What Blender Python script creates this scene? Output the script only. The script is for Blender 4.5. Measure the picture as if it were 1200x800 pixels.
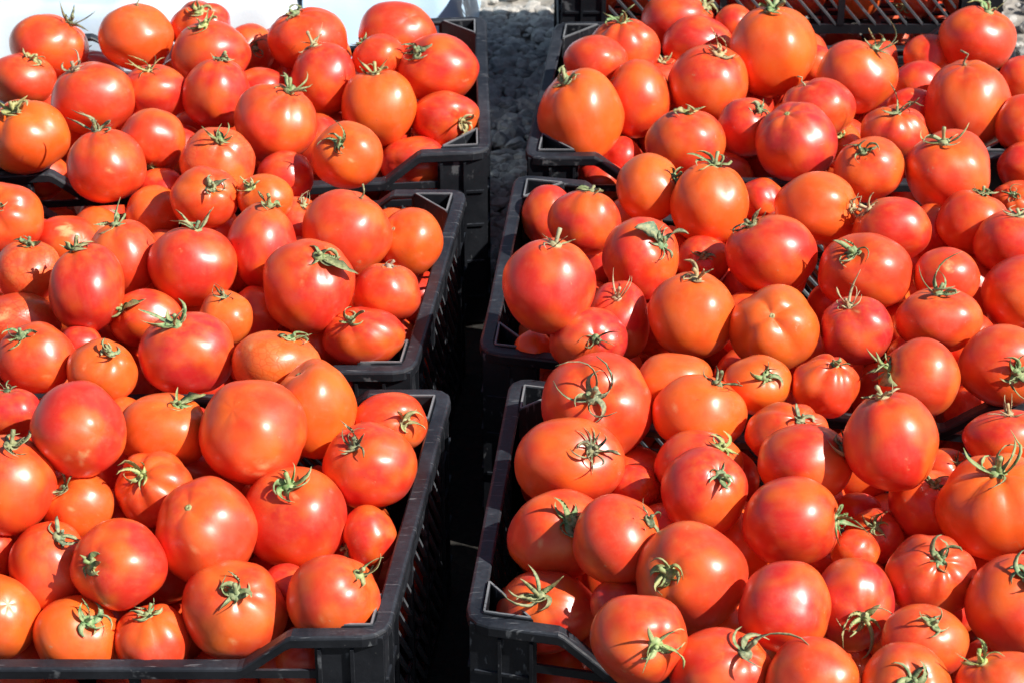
import bpy, bmesh, math, random
from mathutils import Vector, Matrix, noise
rad = math.radians
for o in list(bpy.data.objects): bpy.data.objects.remove(o, do_unlink=True)
scene = bpy.context.scene
C = scene.collection
RIM = 0.24                                    # height of the crate rims above the ground

# ---------------------------------------------------------------- camera
cd = bpy.data.cameras.new('camera'); cam = bpy.data.objects.new('camera', cd); C.objects.link(cam)
cam.location = (0, 0, 1.2718 + RIM); cam.rotation_euler = (rad(90 - 31.2258), 0, 0)
cd.sensor_width = 36; cd.lens = 84.05; cd.clip_start = 0.05; cd.clip_end = 500
cd.dof.use_dof = True; cd.dof.focus_distance = 2.25; cd.dof.aperture_fstop = 18
scene.camera = cam
# ---------------------------------------------------------------- daylight
SUN = Vector((.67, -.28, .69)).normalized()   # direction towards the sun
elev = math.asin(SUN.z); azim = math.atan2(SUN.x, SUN.y)
w = bpy.data.worlds.new('World'); scene.world = w; w.use_nodes = True
nt = w.node_tree; sky = nt.nodes.new('ShaderNodeTexSky'); sky.sky_type = 'NISHITA'; sky.sun_disc = False
sky.sun_elevation = elev; sky.sun_rotation = azim
bg = nt.nodes['Background']; bg.inputs[1].default_value = 0.06
nt.links.new(sky.outputs[0], bg.inputs[0])
ld = bpy.data.lights.new('sun', 'SUN'); ld.energy = 5.0; ld.angle = rad(0.55); ld.color = (1, .955, .89)
sun = bpy.data.objects.new('sun', ld); C.objects.link(sun)
sun.rotation_euler = SUN.to_track_quat('Z', 'Y').to_euler()
vs = scene.view_settings; vs.view_transform = 'Standard'; vs.look = 'None'; vs.exposure = 0.45; vs.gamma = 1; vs.use_curve_mapping = False
scene.cycles.max_bounces = 8
CRATES = {'L1': (-0.382, 1.809, 0, -0.12), 'L2': (-0.374, 2.236, 0, -0.12), 'L3': (-0.327, 2.696, 0.11, 0.022), 'R1': (0.271, 1.7655, -0.22, -0.1), 'R2': (0.278, 2.215, -0.2, -0.095), 'R3': (0.335, 2.712, 0, -0.107)}
TOMATOES = [
  ('L3', -0.579, 2.7458, 0.0386, 0.0497, 0.0408, 0.628, 0.175, 0.758, 'm', 'x', 'long', 'broad orange-red tomato with dark long-tipped calyx, leftmost, back row, back left crate'),
  ('L3', -0.4676, 2.741, 0.05, 0.0462, 0.0429, 0.09, 0.158, 0.983, 'o', 't', '', 'big orange tomato with thin bare stalk, second from left, back row, back left crate'),
  ('L3', -0.3897, 2.7671, 0.05, 0.0388, 0.0366, 0.054, -0.369, 0.928, 'r', 'y', 'rib', 'ribbed red tomato with yellow-green calyx, third from left, back row, back left crate'),
  ('L3', -0.3681, 2.6867, 0.0515, 0.0487, 0.0411, -0.147, -0.044, 0.988, 'r', 'y', '', 'broad red tomato with yellow-green calyx, fourth from left, back row, back left crate'),
  ('L3', -0.35, 2.5828, 0.05, 0.0415, 0.0441, 0.142, 0.29, 0.947, 'r', 'g', 'oval', 'big red tomato with green calyx, fifth from left, third row, back left crate'),
  ('L3', -0.6011, 2.6744, 0.024, 0.0434, 0.0336, 0.402, -0.036, 0.915, 'm', 'y', '', 'broad orange-red tomato with yellow-green calyx, leftmost, third row, back left crate'),
  ('L3', -0.5368, 2.7656, -0.0151, 0.047, 0.0358, -0.135, -0.035, 0.99, 'r', 'g', 'b', 'half-hidden red tomato with green calyx, second from left, third row, back left crate'),
  ('L3', -0.4949, 2.564, 0.0534, 0.0506, 0.0438, -0.41, 0.065, 0.91, 'm', 'd', '', 'big orange-red tomato with dry pale calyx, third from left, third row, back left crate'),
  ('L3', -0.4262, 2.5899, 0.0466, 0.0411, 0.0347, -0.121, -0.082, 0.989, 'r', 'y', 'long', 'broad red tomato with yellow-green long-tipped calyx, fourth from left, third row, back left crate'),
  ('L3', -0.5611, 2.4886, 0.0381, 0.0491, 0.044, -0.276, -0.054, 0.96, 'o', 'y', 'rib big', 'ribbed orange tomato with yellow-green calyx, leftmost, second row, back left crate'),
  ('L3', -0.4557, 2.3958, 0.05, 0.0446, 0.0436, -0.21, 0.283, 0.936, 'm', 'g', 'long', 'big orange-red tomato with green long-tipped calyx, second from left, front row, back left crate'),
  ('L3', -0.4113, 2.4601, 0.05, 0.0389, 0.0374, -0.023, -0.711, -0.703, 'm', 'g', '', 'round orange-red tomato with green calyx, second from left, second row, back left crate'),
  ('L3', -0.3321, 2.4042, 0.05, 0.0427, 0.0387, 0.176, -0.319, 0.931, 'm', 'g', 'wart', 'rough-skinned orange-red tomato with green calyx, third from left, front row, back left crate'),
  ('L3', -0.5595, 2.5171, -0.0243, 0.0386, 0.0271, -0.32, 0.926, -0.201, 'r', 'n', 'b', 'half-hidden red tomato with no stalk showing, leftmost, front row, back left crate'),
  ('L3', -0.3332, 2.7826, 0.015, 0.0336, 0.0347, 0.347, -0.817, 0.46, 'r', 'x', 'b', 'half-hidden red tomato with dark calyx, fifth from left, back row, back left crate'),
  ('L3', -0.2749, 2.4985, 0.0496, 0.0471, 0.0471, 0.391, 0.031, 0.92, 'm', 'g', '', 'big orange-red tomato with green calyx, third from left, second row, back left crate'),
  ('L3', -0.3085, 2.6628, 0.0121, 0.039, 0.0325, 0.408, 0.884, -0.229, 'r', 'n', 'b', 'half-hidden red tomato with no stalk showing, sixth from left, third row, back left crate'),
  ('L3', -0.2538, 2.7384, 0.05, 0.0506, 0.0418, -0.329, -0.019, 0.944, 'm', 'g', '', 'broad orange-red tomato with green calyx, sixth from left, back row, back left crate'),
  ('L3', -0.2285, 2.6525, 0.0342, 0.0408, 0.0462, -0.321, 0.267, 0.909, 'r', 'd', 'long', 'oval red tomato with dry pale long-tipped calyx, seventh from left, third row, back left crate'),
  ('L3', -0.1437, 2.7691, 0.0445, 0.0499, 0.0422, -0.377, 0.453, -0.808, 'm', 'n', '', 'broad orange-red tomato with no stalk showing, rightmost, back row, back left crate'),
  ('L3', -0.165, 2.6994, 0.0457, 0.0348, 0.0283, -0.646, 0.167, 0.744, 'm', 'g', '', 'broad orange-red tomato with green calyx, seventh from left, back row, back left crate'),
  ('L3', -0.0925, 2.6912, 0.0323, 0.0511, 0.0424, -0.504, -0.385, 0.773, 'r', 'g', '', 'broad red tomato with green calyx, rightmost, third row, back left crate'),
  ('L3', -0.1601, 2.6034, 0.0188, 0.0446, 0.0489, -0.088, 0.293, 0.952, 'o', 'd', 'seam', 'oval orange tomato with dry pale calyx, fourth from left, second row, back left crate'),
  ('L3', -0.0827, 2.6177, 0.0005, 0.0428, 0.0321, 0.615, -0.762, 0.203, 'r', 'y', 'long', 'broad red tomato with yellow-green long-tipped calyx, rightmost, second row, back left crate'),
  ('L3', -0.117, 2.5699, -0.0365, 0.0425, 0.0329, 0.582, 0.734, -0.35, 'r', 'n', 'b', 'half-hidden red tomato with no stalk showing, rightmost, front row, back left crate'),
  ('L3', -0.1861, 2.4191, 0.05, 0.0409, 0.0379, -0.208, -0.621, 0.755, 'o', 'g', 'long', 'round orange tomato with green long-tipped calyx, fifth from left, front row, back left crate'),
  ('L3', -0.2594, 2.4337, 0.0154, 0.0333, 0.0303, -0.603, 0.56, -0.567, 'r', 'n', 'b', 'half-hidden red tomato with no stalk showing, fourth from left, front row, back left crate'),
  ('L2', -0.3977, 2.3477, 0.015, 0.0314, 0.0314, -0.457, 0.854, -0.25, 'o', 'n', 'b', 'half-hidden orange tomato with no stalk showing, second from left, fourth row, middle left crate'),
  ('L2', -0.3973, 2.405, 0.015, 0.027, 0.024, 0.598, 0.708, -0.376, 'r', 'n', 'b', 'half-hidden red tomato with no stalk showing, back row, middle left crate'),
  ('L2', -0.5471, 2.2668, 0.05, 0.0428, 0.0409, -0.063, -0.597, 0.8, 'm', 'g', 'rib', 'ribbed orange-red tomato with green calyx, leftmost, fourth row, middle left crate'),
  ('L2', -0.482, 2.2752, 0.015, 0.0365, 0.0326, -0.62, 0.6, -0.506, 'm', 'n', 'b blotch', 'half-hidden orange-red tomato with no stalk showing, second from left, third row, middle left crate'),
  ('L2', -0.5021, 2.1583, 0.0462, 0.0339, 0.0357, 0.102, 0.047, 0.994, 'm', 'g', 'wart', 'rough-skinned orange-red tomato with green calyx, leftmost, third row, middle left crate'),
  ('L2', -0.4307, 2.0956, 0.064, 0.0393, 0.0465, -0.246, 0.278, 0.928, 'r', 'g', 'oval', 'oval red tomato with green calyx, third from left, third row, middle left crate'),
  ('L2', -0.4057, 2.185, 0.0465, 0.037, 0.0416, -0.189, 0.143, 0.971, 'm', 'g', 'long', 'oval orange-red tomato with green long-tipped calyx, fourth from left, third row, middle left crate'),
  ('L2', -0.3299, 2.1597, 0.0536, 0.0458, 0.0439, 0.095, 0.293, 0.952, 'r', 'g', 'long', 'big red tomato with green long-tipped calyx, fifth from left, third row, middle left crate'),
  ('L2', -0.3358, 2.3159, 0.05, 0.0377, 0.0348, 0.34, -0.572, 0.747, 'm', 'g', 'rib', 'ribbed orange-red tomato with green calyx, third from left, fourth row, middle left crate'),
  ('L2', -0.2694, 2.3142, 0.0509, 0.0318, 0.027, -0.402, -0.425, 0.811, 'o', 'y', '', 'broad orange tomato with yellow-green calyx, fourth from left, fourth row, middle left crate'),
  ('L2', -0.2358, 2.3269, 0.0133, 0.0312, 0.0303, 0.237, -0.118, 0.964, 'r', 'd', 'b long', 'half-hidden red tomato with dry pale long-tipped calyx, fifth from left, fourth row, middle left crate'),
  ('L2', -0.263, 2.2007, 0.05, 0.0372, 0.0465, 0.223, 0.282, 0.933, 'r', 'g', 'oval', 'oval red tomato with green calyx, sixth from left, third row, middle left crate'),
  ('L2', -0.1769, 2.2457, 0.0479, 0.0481, 0.0472, 0.391, 0.252, 0.885, 'm', 't', '', 'big orange-red tomato with thin bare stalk, rightmost, fourth row, middle left crate'),
  ('L2', -0.1098, 2.2666, 0.0239, 0.0344, 0.0372, -0.605, -0.393, 0.693, 'o', 's', '', 'oval orange tomato with bare stem scar, rightmost, third row, middle left crate'),
  ('L2', -0.2086, 2.1197, 0.052, 0.0474, 0.0488, 0.307, -0.282, 0.909, 'r', 'g', 'leaf', 'big red tomato with leafy green calyx, seventh from left, third row, middle left crate'),
  ('L2', -0.1302, 2.1485, 0.0283, 0.0367, 0.0321, 0.118, 0.157, 0.98, 'm', 'd', '', 'round orange-red tomato with dry pale calyx, rightmost, second row, middle left crate'),
  ('L2', -0.1505, 2.0867, 0.0108, 0.0414, 0.0306, -0.309, -0.338, 0.889, 'r', 'g', 'long', 'broad red tomato with green long-tipped calyx, rightmost, front row, middle left crate'),
  ('L2', -0.3741, 2.0964, 0.0283, 0.0378, 0.0297, -0.586, -0.449, 0.675, 'r', 'g', 'leaf', 'broad red tomato with leafy green calyx, second from left, second row, middle left crate'),
  ('L2', -0.287, 2.0582, 0.05, 0.0274, 0.0292, 0.0, -0.043, 0.999, 'o', 'x', 'long', 'small orange tomato with dark long-tipped calyx, third from left, second row, middle left crate'),
  ('L2', -0.2654, 2.1341, 0.0111, 0.0284, 0.0275, 0.614, 0.671, -0.415, 'r', 'n', 'b', 'half-hidden red tomato with no stalk showing, fourth from left, second row, middle left crate'),
  ('L2', -0.3168, 1.9913, 0.05, 0.0475, 0.0414, -0.155, -0.191, 0.969, 'p', 'g', 'long', 'big crimson tomato with green long-tipped calyx, fourth from left, front row, middle left crate'),
  ('L2', -0.5039, 2.0968, 0.019, 0.0442, 0.0343, -0.589, 0.724, -0.36, 'm', 'n', 'b blotch wart', 'half-hidden orange-red tomato with no stalk showing, leftmost, second row, middle left crate'),
  ('L2', -0.4639, 1.9833, 0.05, 0.0387, 0.0361, -0.274, -0.234, 0.933, 'm', 'g', 'big', 'round orange-red tomato with green calyx, leftmost, front row, middle left crate'),
  ('L2', -0.3962, 1.9582, 0.05, 0.0341, 0.0324, 0.379, -0.262, 0.888, 'o', 'g', '', 'round orange tomato with green calyx, third from left, front row, middle left crate'),
  ('L2', -0.4342, 2.054, 0.0226, 0.0231, 0.0204, 0.585, 0.73, -0.354, 'r', 'n', 'b', 'half-hidden red tomato with no stalk showing, second from left, front row, middle left crate'),
  ('L2', -0.2287, 1.9738, 0.05, 0.0429, 0.0334, 0.398, 0.214, 0.892, 'o', 'g', 'wart', 'rough-skinned orange tomato with green calyx, fifth from left, front row, middle left crate'),
  ('L1', -0.3718, 1.9275, 0.015, 0.0229, 0.0221, 0.554, 0.769, -0.318, 'o', 'n', 'b', 'half-hidden orange tomato with no stalk showing, third from left, back row, front left crate'),
  ('L1', -0.4713, 1.8855, 0.05, 0.029, 0.0249, -0.097, 0.292, 0.951, 'p', 'x', '', 'broad crimson tomato with dark calyx, leftmost, back row, front left crate'),
  ('L1', -0.3935, 1.8109, 0.0809, 0.0428, 0.044, -0.577, 0.741, -0.344, 'r', 'n', 'scar', 'big red tomato with no stalk showing, second from left, back row, front left crate'),
  ('L1', -0.4552, 1.7762, 0.0457, 0.0446, 0.047, 0.203, 0.059, 0.977, 'm', 'g', 'big', 'big orange-red tomato with green calyx, leftmost, fourth row, front left crate'),
  ('L1', -0.3249, 1.8644, 0.0438, 0.0437, 0.0363, 0.411, 0.079, 0.908, 'o', 'g', 'leaf', 'broad orange tomato with leafy green calyx, second from left, fourth row, front left crate'),
  ('L1', -0.2384, 1.8407, 0.0565, 0.0505, 0.0505, 0.301, 0.441, -0.845, 'm', 'n', 'scar', 'big orange-red tomato with no stalk showing, fourth from left, fourth row, front left crate'),
  ('L1', -0.1859, 1.9021, 0.0421, 0.0401, 0.0485, -0.454, 0.236, 0.859, 'o', 's', 'oval', 'oval orange tomato with bare stem scar, fourth from left, back row, front left crate'),
  ('L1', -0.1152, 1.9045, 0.028, 0.0361, 0.0294, 0.462, -0.744, 0.483, 'm', 'y', 'big', 'broad orange-red tomato with yellow-green calyx, rightmost, back row, front left crate'),
  ('L1', -0.1307, 1.8269, 0.0298, 0.044, 0.0407, -0.316, -0.377, 0.871, 'r', 'x', '', 'big red tomato with dark calyx, rightmost, fourth row, front left crate'),
  ('L1', -0.3264, 1.801, 0.022, 0.0364, 0.0356, -0.295, -0.486, 0.823, 'm', 'y', 'rib', 'ribbed orange-red tomato with yellow-green calyx, second from left, third row, front left crate'),
  ('L1', -0.3065, 1.8785, -0.0111, 0.0277, 0.0252, 0.485, 0.833, -0.266, 'r', 'n', 'b', 'half-hidden red tomato with no stalk showing, third from left, fourth row, front left crate'),
  ('L1', -0.273, 1.7436, 0.0144, 0.0459, 0.0499, -0.278, -0.415, 0.867, 'm', 's', '', 'oval orange-red tomato with bare stem scar, third from left, third row, front left crate'),
  ('L1', -0.3948, 1.7845, 0.0155, 0.0338, 0.0322, -0.338, -0.29, 0.895, 'o', 'x', '', 'round orange tomato with dark calyx, leftmost, third row, front left crate'),
  ('L1', -0.1963, 1.776, 0.0073, 0.0474, 0.0482, -0.08, -0.23, 0.97, 'r', 'g', '', 'big red tomato with green calyx, fourth from left, third row, front left crate'),
  ('L1', -0.4675, 1.7436, -0.0082, 0.0199, 0.0247, 0.124, 0.978, -0.169, 'r', 'n', 'b', 'half-hidden red tomato with no stalk showing, leftmost, second row, front left crate'),
  ('L1', -0.4142, 1.7194, -0.0074, 0.0347, 0.0418, 0.409, -0.055, 0.911, 'm', 'g', 'b big', 'half-hidden orange-red tomato with green calyx, second from left, second row, front left crate'),
  ('L1', -0.3449, 1.6941, 0.0142, 0.0411, 0.0396, -0.518, -0.643, 0.564, 'r', 'g', '', 'round red tomato with green calyx, third from left, second row, front left crate'),
  ('L1', -0.4528, 1.6708, -0.0243, 0.038, 0.038, -0.444, 0.468, -0.764, 'o', 'n', 'blotch', 'round orange tomato with no stalk showing, leftmost, front row, front left crate'),
  ('L1', -0.3824, 1.6611, -0.0403, 0.038, 0.0372, 0.386, -0.39, 0.836, 'o', 'g', 'big', 'round orange tomato with green calyx, second from left, front row, front left crate'),
  ('L1', -0.3145, 1.6574, -0.0412, 0.0333, 0.0333, -0.044, -0.033, 0.998, 'm', 'g', '', 'round orange-red tomato with green calyx, third from left, front row, front left crate'),
  ('L1', -0.2441, 1.6722, -0.0169, 0.0457, 0.045, 0.128, -0.531, 0.837, 'm', 'g', '', 'big orange-red tomato with green calyx, fourth from left, front row, front left crate'),
  ('L1', -0.156, 1.6634, 0.0011, 0.0415, 0.0392, 0.614, -0.047, 0.788, 'm', 'y', 'long', 'round orange-red tomato with yellow-green long-tipped calyx, rightmost, front row, front left crate'),
  ('L1', -0.1297, 1.7687, -0.0075, 0.0265, 0.0281, -0.889, -0.432, -0.149, 'r', 'g', 'b', 'half-hidden red tomato with green calyx, rightmost, third row, front left crate'),
  ('L1', -0.2012, 1.7117, -0.0244, 0.0237, 0.0237, 0.586, 0.539, -0.605, 'r', 'n', 'b', 'half-hidden red tomato with no stalk showing, rightmost, second row, front left crate'),
  ('R3', 0.1421, 2.7714, 0.0236, 0.0446, 0.039, -0.095, 0.086, 0.992, 'm', 'g', 'rib big long', 'ribbed orange-red tomato with green long-tipped calyx, leftmost, back row, back right crate'),
  ('R3', 0.1034, 2.7079, 0.0338, 0.0404, 0.0339, -0.552, 0.512, -0.658, 'm', 'n', '', 'broad orange-red tomato with no stalk showing, leftmost, third row, back right crate'),
  ('R3', 0.1548, 2.6587, 0.0049, 0.0433, 0.0487, -0.787, 0.086, 0.611, 'm', 's', '', 'oval orange-red tomato with bare stem scar, second from left, third row, back right crate'),
  ('R3', 0.0831, 2.5956, 0.0112, 0.052, 0.0594, -0.406, 0.026, 0.914, 'o', 'g', 'oval', 'oval orange tomato with green calyx, leftmost, second row, back right crate'),
  ('R3', 0.2134, 2.8784, 0.0129, 0.0483, 0.0403, 0.789, -0.068, 0.611, 'r', 'y', 'b', 'half-hidden red tomato with yellow-green calyx, second from left, back row, back right crate'),
  ('R3', 0.2372, 2.8037, 0.0162, 0.045, 0.0349, -0.53, 0.794, -0.297, 'r', 'n', 'b', 'half-hidden red tomato with no stalk showing, third from left, back row, back right crate'),
  ('R3', 0.2406, 2.669, 0.0219, 0.0498, 0.0498, 0.247, -0.118, 0.962, 'r', 'd', '', 'big red tomato with dry pale calyx, fourth from left, third row, back right crate'),
  ('R3', 0.1989, 2.4536, 0.05, 0.0464, 0.0404, 0.021, 0.15, 0.988, 'r', 'y', 'big', 'big red tomato with yellow-green calyx, second from left, second row, back right crate'),
  ('R3', 0.3232, 2.7254, 0.0397, 0.0537, 0.0592, -0.058, 0.084, 0.995, 'o', 'g', '', 'oval orange tomato with green calyx, fifth from left, back row, back right crate'),
  ('R3', 0.1914, 2.7613, -0.0178, 0.0302, 0.0302, -0.035, -0.024, 0.999, 'r', 'y', 'b', 'half-hidden red tomato with yellow-green calyx, third from left, third row, back right crate'),
  ('R3', 0.132, 2.6039, -0.0492, 0.029, 0.029, 0.612, 0.576, -0.543, 'r', 'n', 'b', 'half-hidden red tomato with no stalk showing, second from left, front row, back right crate'),
  ('R3', 0.2719, 2.4968, 0.0472, 0.0338, 0.0348, 0.402, -0.333, 0.853, 'r', 'g', '', 'round red tomato with green calyx, third from left, second row, back right crate'),
  ('R3', 0.1056, 2.5563, -0.0537, 0.0318, 0.0255, 0.608, 0.687, -0.398, 'r', 'n', 'b', 'half-hidden red tomato with no stalk showing, leftmost, front row, back right crate'),
  ('R3', 0.4138, 2.6234, 0.05, 0.0489, 0.0436, 0.432, 0.077, 0.898, 'm', 'g', 'long', 'big orange-red tomato with green long-tipped calyx, sixth from left, third row, back right crate'),
  ('R3', 0.3807, 2.7654, 0.004, 0.0257, 0.0268, 0.403, 0.458, -0.792, 'r', 'n', 'b', 'half-hidden red tomato with no stalk showing, fifth from left, third row, back right crate'),
  ('R3', 0.3575, 2.5331, 0.0538, 0.0434, 0.0382, -0.451, 0.191, 0.872, 'r', 't', '', 'round red tomato with thin bare stalk, fifth from left, second row, back right crate'),
  ('R3', 0.3239, 2.4479, 0.0528, 0.0473, 0.0473, -0.322, -0.144, 0.936, 'p', 's', '', 'big crimson tomato with bare stem scar, fourth from left, second row, back right crate'),
  ('R3', 0.5017, 2.6874, 0.0086, 0.0349, 0.0338, -0.18, 0.968, -0.175, 'r', 'n', 'b', 'half-hidden red tomato with no stalk showing, seventh from left, third row, back right crate'),
  ('R3', 0.5263, 2.7819, 0.0082, 0.0314, 0.028, 0.429, 0.872, -0.238, 'r', 'n', 'b', 'half-hidden red tomato with no stalk showing, sixth from left, back row, back right crate'),
  ('R3', 0.5867, 2.7766, 0.0341, 0.049, 0.0446, 0.258, 0.053, 0.965, 'm', 'g', 'long', 'big orange-red tomato with green long-tipped calyx, rightmost, back row, back right crate'),
  ('R3', 0.5484, 2.6011, 0.0222, 0.052, 0.0573, -0.155, 0.147, 0.977, 'm', 't', '', 'oval orange-red tomato with thin bare stalk, ninth from left, second row, back right crate'),
  ('R3', 0.6335, 2.6862, 0.015, 0.037, 0.0349, 0.499, 0.822, -0.275, 'r', 'n', '', 'round red tomato with no stalk showing, rightmost, third row, back right crate'),
  ('R3', 0.6083, 2.5536, 0.0227, 0.0356, 0.0356, -0.26, 0.947, -0.187, 'm', 'n', '', 'round orange-red tomato with no stalk showing, rightmost, second row, back right crate'),
  ('R3', 0.6038, 2.4925, -0.0016, 0.0371, 0.0309, 0.263, 0.436, -0.86, 'r', 'n', 'b', 'half-hidden red tomato with no stalk showing, rightmost, front row, back right crate'),
  ('R3', 0.4398, 2.4755, 0.05, 0.0396, 0.0325, 0.0, -0.1, 0.995, 'r', 'g', 'rib long big', 'ribbed red tomato with green long-tipped calyx, seventh from left, second row, back right crate'),
  ('R3', 0.4849, 2.6284, 0.0079, 0.03, 0.0268, 0.304, 0.932, -0.197, 'r', 'n', 'b', 'half-hidden red tomato with no stalk showing, eighth from left, second row, back right crate'),
  ('R3', 0.3985, 2.3832, 0.05, 0.0395, 0.0365, -0.284, -0.4, 0.871, 'm', 'x', '', 'round orange-red tomato with dark calyx, third from left, front row, back right crate'),
  ('R3', 0.3925, 2.5315, 0.0078, 0.0208, 0.024, -0.331, -0.513, 0.792, 'o', 'y', 'b', 'half-hidden orange tomato with yellow-green calyx, sixth from left, second row, back right crate'),
  ('R3', 0.4882, 2.3819, 0.0475, 0.0484, 0.0464, -0.232, -0.178, 0.956, 'm', 'y', 'long', 'big orange-red tomato with yellow-green long-tipped calyx, fourth from left, front row, back right crate'),
  ('R3', 0.2898, 2.8627, 0.015, 0.0275, 0.0275, -0.545, 0.508, -0.667, 'r', 'n', 'b', 'half-hidden red tomato with no stalk showing, fourth from left, back row, back right crate'),
  ('R2', 0.1504, 2.34, 0.05, 0.037, 0.038, 0.847, -0.173, 0.502, 'o', 'g', '', 'round orange tomato with green calyx, third from left, back row, middle right crate'),
  ('R2', 0.2154, 2.302, 0.05, 0.0433, 0.0471, 0.123, 0.291, 0.949, 'o', 'g', 'long big', 'oval orange tomato with green long-tipped calyx, fourth from left, back row, middle right crate'),
  ('R2', 0.0793, 2.2743, 0.0428, 0.0401, 0.0372, 0.169, 0.287, 0.943, 'r', 'g', '', 'round red tomato with green calyx, second from left, back row, middle right crate'),
  ('R2', 0.0414, 2.3812, -0.0062, 0.0309, 0.0359, -0.413, 0.46, -0.786, 'r', 'n', 'b', 'half-hidden red tomato with no stalk showing, leftmost, back row, middle right crate'),
  ('R2', 0.0368, 2.0779, 0.0781, 0.046, 0.0496, 0.164, 0.112, 0.98, 'r', 'd', 'long', 'big red tomato with dry pale long-tipped calyx, leftmost, third row, middle right crate'),
  ('R2', 0.1329, 2.1823, 0.05, 0.0406, 0.0434, 0.581, -0.472, 0.663, 'r', 'g', 'leaf big', 'big red tomato with leafy green calyx, leftmost, fourth row, middle right crate'),
  ('R2', 0.2053, 2.2411, 0.015, 0.0294, 0.0256, -0.061, -0.772, 0.632, 'r', 'g', 'b big', 'half-hidden red tomato with green calyx, second from left, fourth row, middle right crate'),
  ('R2', 0.2722, 2.1933, 0.05, 0.0482, 0.0436, -0.541, 0.209, 0.814, 'r', 'x', '', 'big red tomato with dark calyx, third from left, fourth row, middle right crate'),
  ('R2', 0.1806, 2.0633, 0.05, 0.0434, 0.0461, 0.077, 0.125, 0.989, 'o', 'y', '', 'big orange tomato with yellow-green calyx, third from left, third row, middle right crate'),
  ('R2', 0.1087, 2.0949, 0.0262, 0.0324, 0.0414, -0.079, -0.272, 0.959, 'p', 'd', 'long', 'oval crimson tomato with dry pale long-tipped calyx, second from left, third row, middle right crate'),
  ('R2', 0.0771, 2.054, 0.0286, 0.039, 0.0346, 0.172, -0.83, 0.531, 'p', 'x', 'long', 'round crimson tomato with dark long-tipped calyx, second from left, second row, middle right crate'),
  ('R2', 0.2797, 2.3761, 0.015, 0.0278, 0.0268, -0.474, 0.841, -0.26, 'r', 'n', 'b', 'half-hidden red tomato with no stalk showing, fifth from left, back row, middle right crate'),
  ('R2', 0.2604, 2.0383, 0.05, 0.0448, 0.043, -0.149, -0.627, 0.764, 'o', 's', 'rib', 'ribbed orange tomato with bare stem scar, third from left, second row, middle right crate'),
  ('R2', 0.3286, 2.2921, 0.05, 0.0479, 0.0412, 0.814, -0.507, 0.282, 'o', 'd', '', 'broad orange tomato with dry pale calyx, sixth from left, back row, middle right crate'),
  ('R2', 0.4063, 2.2438, 0.05, 0.0434, 0.0349, -0.69, 0.145, 0.709, 'r', 'd', '', 'broad red tomato with dry pale calyx, fifth from left, fourth row, middle right crate'),
  ('R2', 0.3657, 2.1534, 0.05, 0.0494, 0.0421, -0.386, -0.365, 0.847, 'm', 'g', '', 'broad orange-red tomato with green calyx, fourth from left, fourth row, middle right crate'),
  ('R2', 0.502, 2.2947, 0.0328, 0.0385, 0.0366, 0.272, 0.275, 0.922, 'm', 'g', 'big', 'round orange-red tomato with green calyx, seventh from left, back row, middle right crate'),
  ('R2', 0.58, 2.4301, -0.0147, 0.0304, 0.0254, -0.316, -0.581, 0.751, 'm', 'g', 'b', 'half-hidden orange-red tomato with green calyx, rightmost, back row, middle right crate'),
  ('R2', 0.5399, 2.2396, 0.0367, 0.0463, 0.0378, -0.039, 0.043, 0.998, 'r', 'd', '', 'broad red tomato with dry pale calyx, rightmost, fourth row, middle right crate'),
  ('R2', 0.5319, 2.1498, 0.0265, 0.0431, 0.0413, -0.592, 0.546, -0.593, 'r', 'n', '', 'big red tomato with no stalk showing, rightmost, third row, middle right crate'),
  ('R2', 0.4471, 2.1427, 0.05, 0.0346, 0.0301, 0.593, 0.717, -0.367, 'm', 'n', 'blotch', 'round orange-red tomato with no stalk showing, fifth from left, third row, middle right crate'),
  ('R2', 0.4272, 2.0532, 0.05, 0.0432, 0.0344, -0.097, 0.046, 0.994, 'm', 'g', 'long big', 'broad orange-red tomato with green long-tipped calyx, fourth from left, third row, middle right crate'),
  ('R2', 0.4614, 2.3197, 0.0087, 0.0244, 0.0292, 0.597, 0.711, -0.373, 'r', 'n', 'b', 'half-hidden red tomato with no stalk showing, sixth from left, fourth row, middle right crate'),
  ('R2', 0.3431, 2.035, 0.05, 0.0368, 0.0351, -0.338, -0.044, 0.94, 'p', 'd', 'long', 'round crimson tomato with dry pale long-tipped calyx, fourth from left, second row, middle right crate'),
  ('R2', 0.4818, 1.992, 0.0368, 0.0442, 0.0398, 0.167, -0.917, 0.363, 'm', 'g', 'big', 'big orange-red tomato with green calyx, rightmost, second row, middle right crate'),
  ('R2', 0.3938, 1.9473, 0.05, 0.0391, 0.0382, -0.932, -0.068, 0.356, 'm', 'g', 'long leaf', 'round orange-red tomato with leafy green calyx, rightmost, front row, middle right crate'),
  ('R2', 0.2987, 1.9335, 0.05, 0.0329, 0.0313, 0.291, -0.09, 0.952, 'm', 'g', 'rib', 'ribbed orange-red tomato with green calyx, fourth from left, front row, middle right crate'),
  ('R2', 0.1568, 1.9558, 0.0379, 0.0393, 0.0307, 0.201, 0.963, -0.177, 'o', 'n', '', 'broad orange tomato with no stalk showing, leftmost, front row, middle right crate'),
  ('R2', 0.2352, 1.935, 0.05, 0.033, 0.0279, 0.17, -0.657, 0.734, 'o', 'g', 'big', 'broad orange tomato with green calyx, third from left, front row, middle right crate'),
  ('R2', 0.1753, 1.8909, 0.0446, 0.0449, 0.0383, 0.421, 0.153, 0.894, 'o', 'x', 'long', 'broad orange tomato with dark long-tipped calyx, second from left, front row, middle right crate'),
  ('R2', 0.0219, 2.0907, -0.0038, 0.0199, 0.0181, -0.278, 0.438, -0.855, 'o', 'n', 'b', 'half-hidden orange tomato with no stalk showing, leftmost, second row, middle right crate'),
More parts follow.
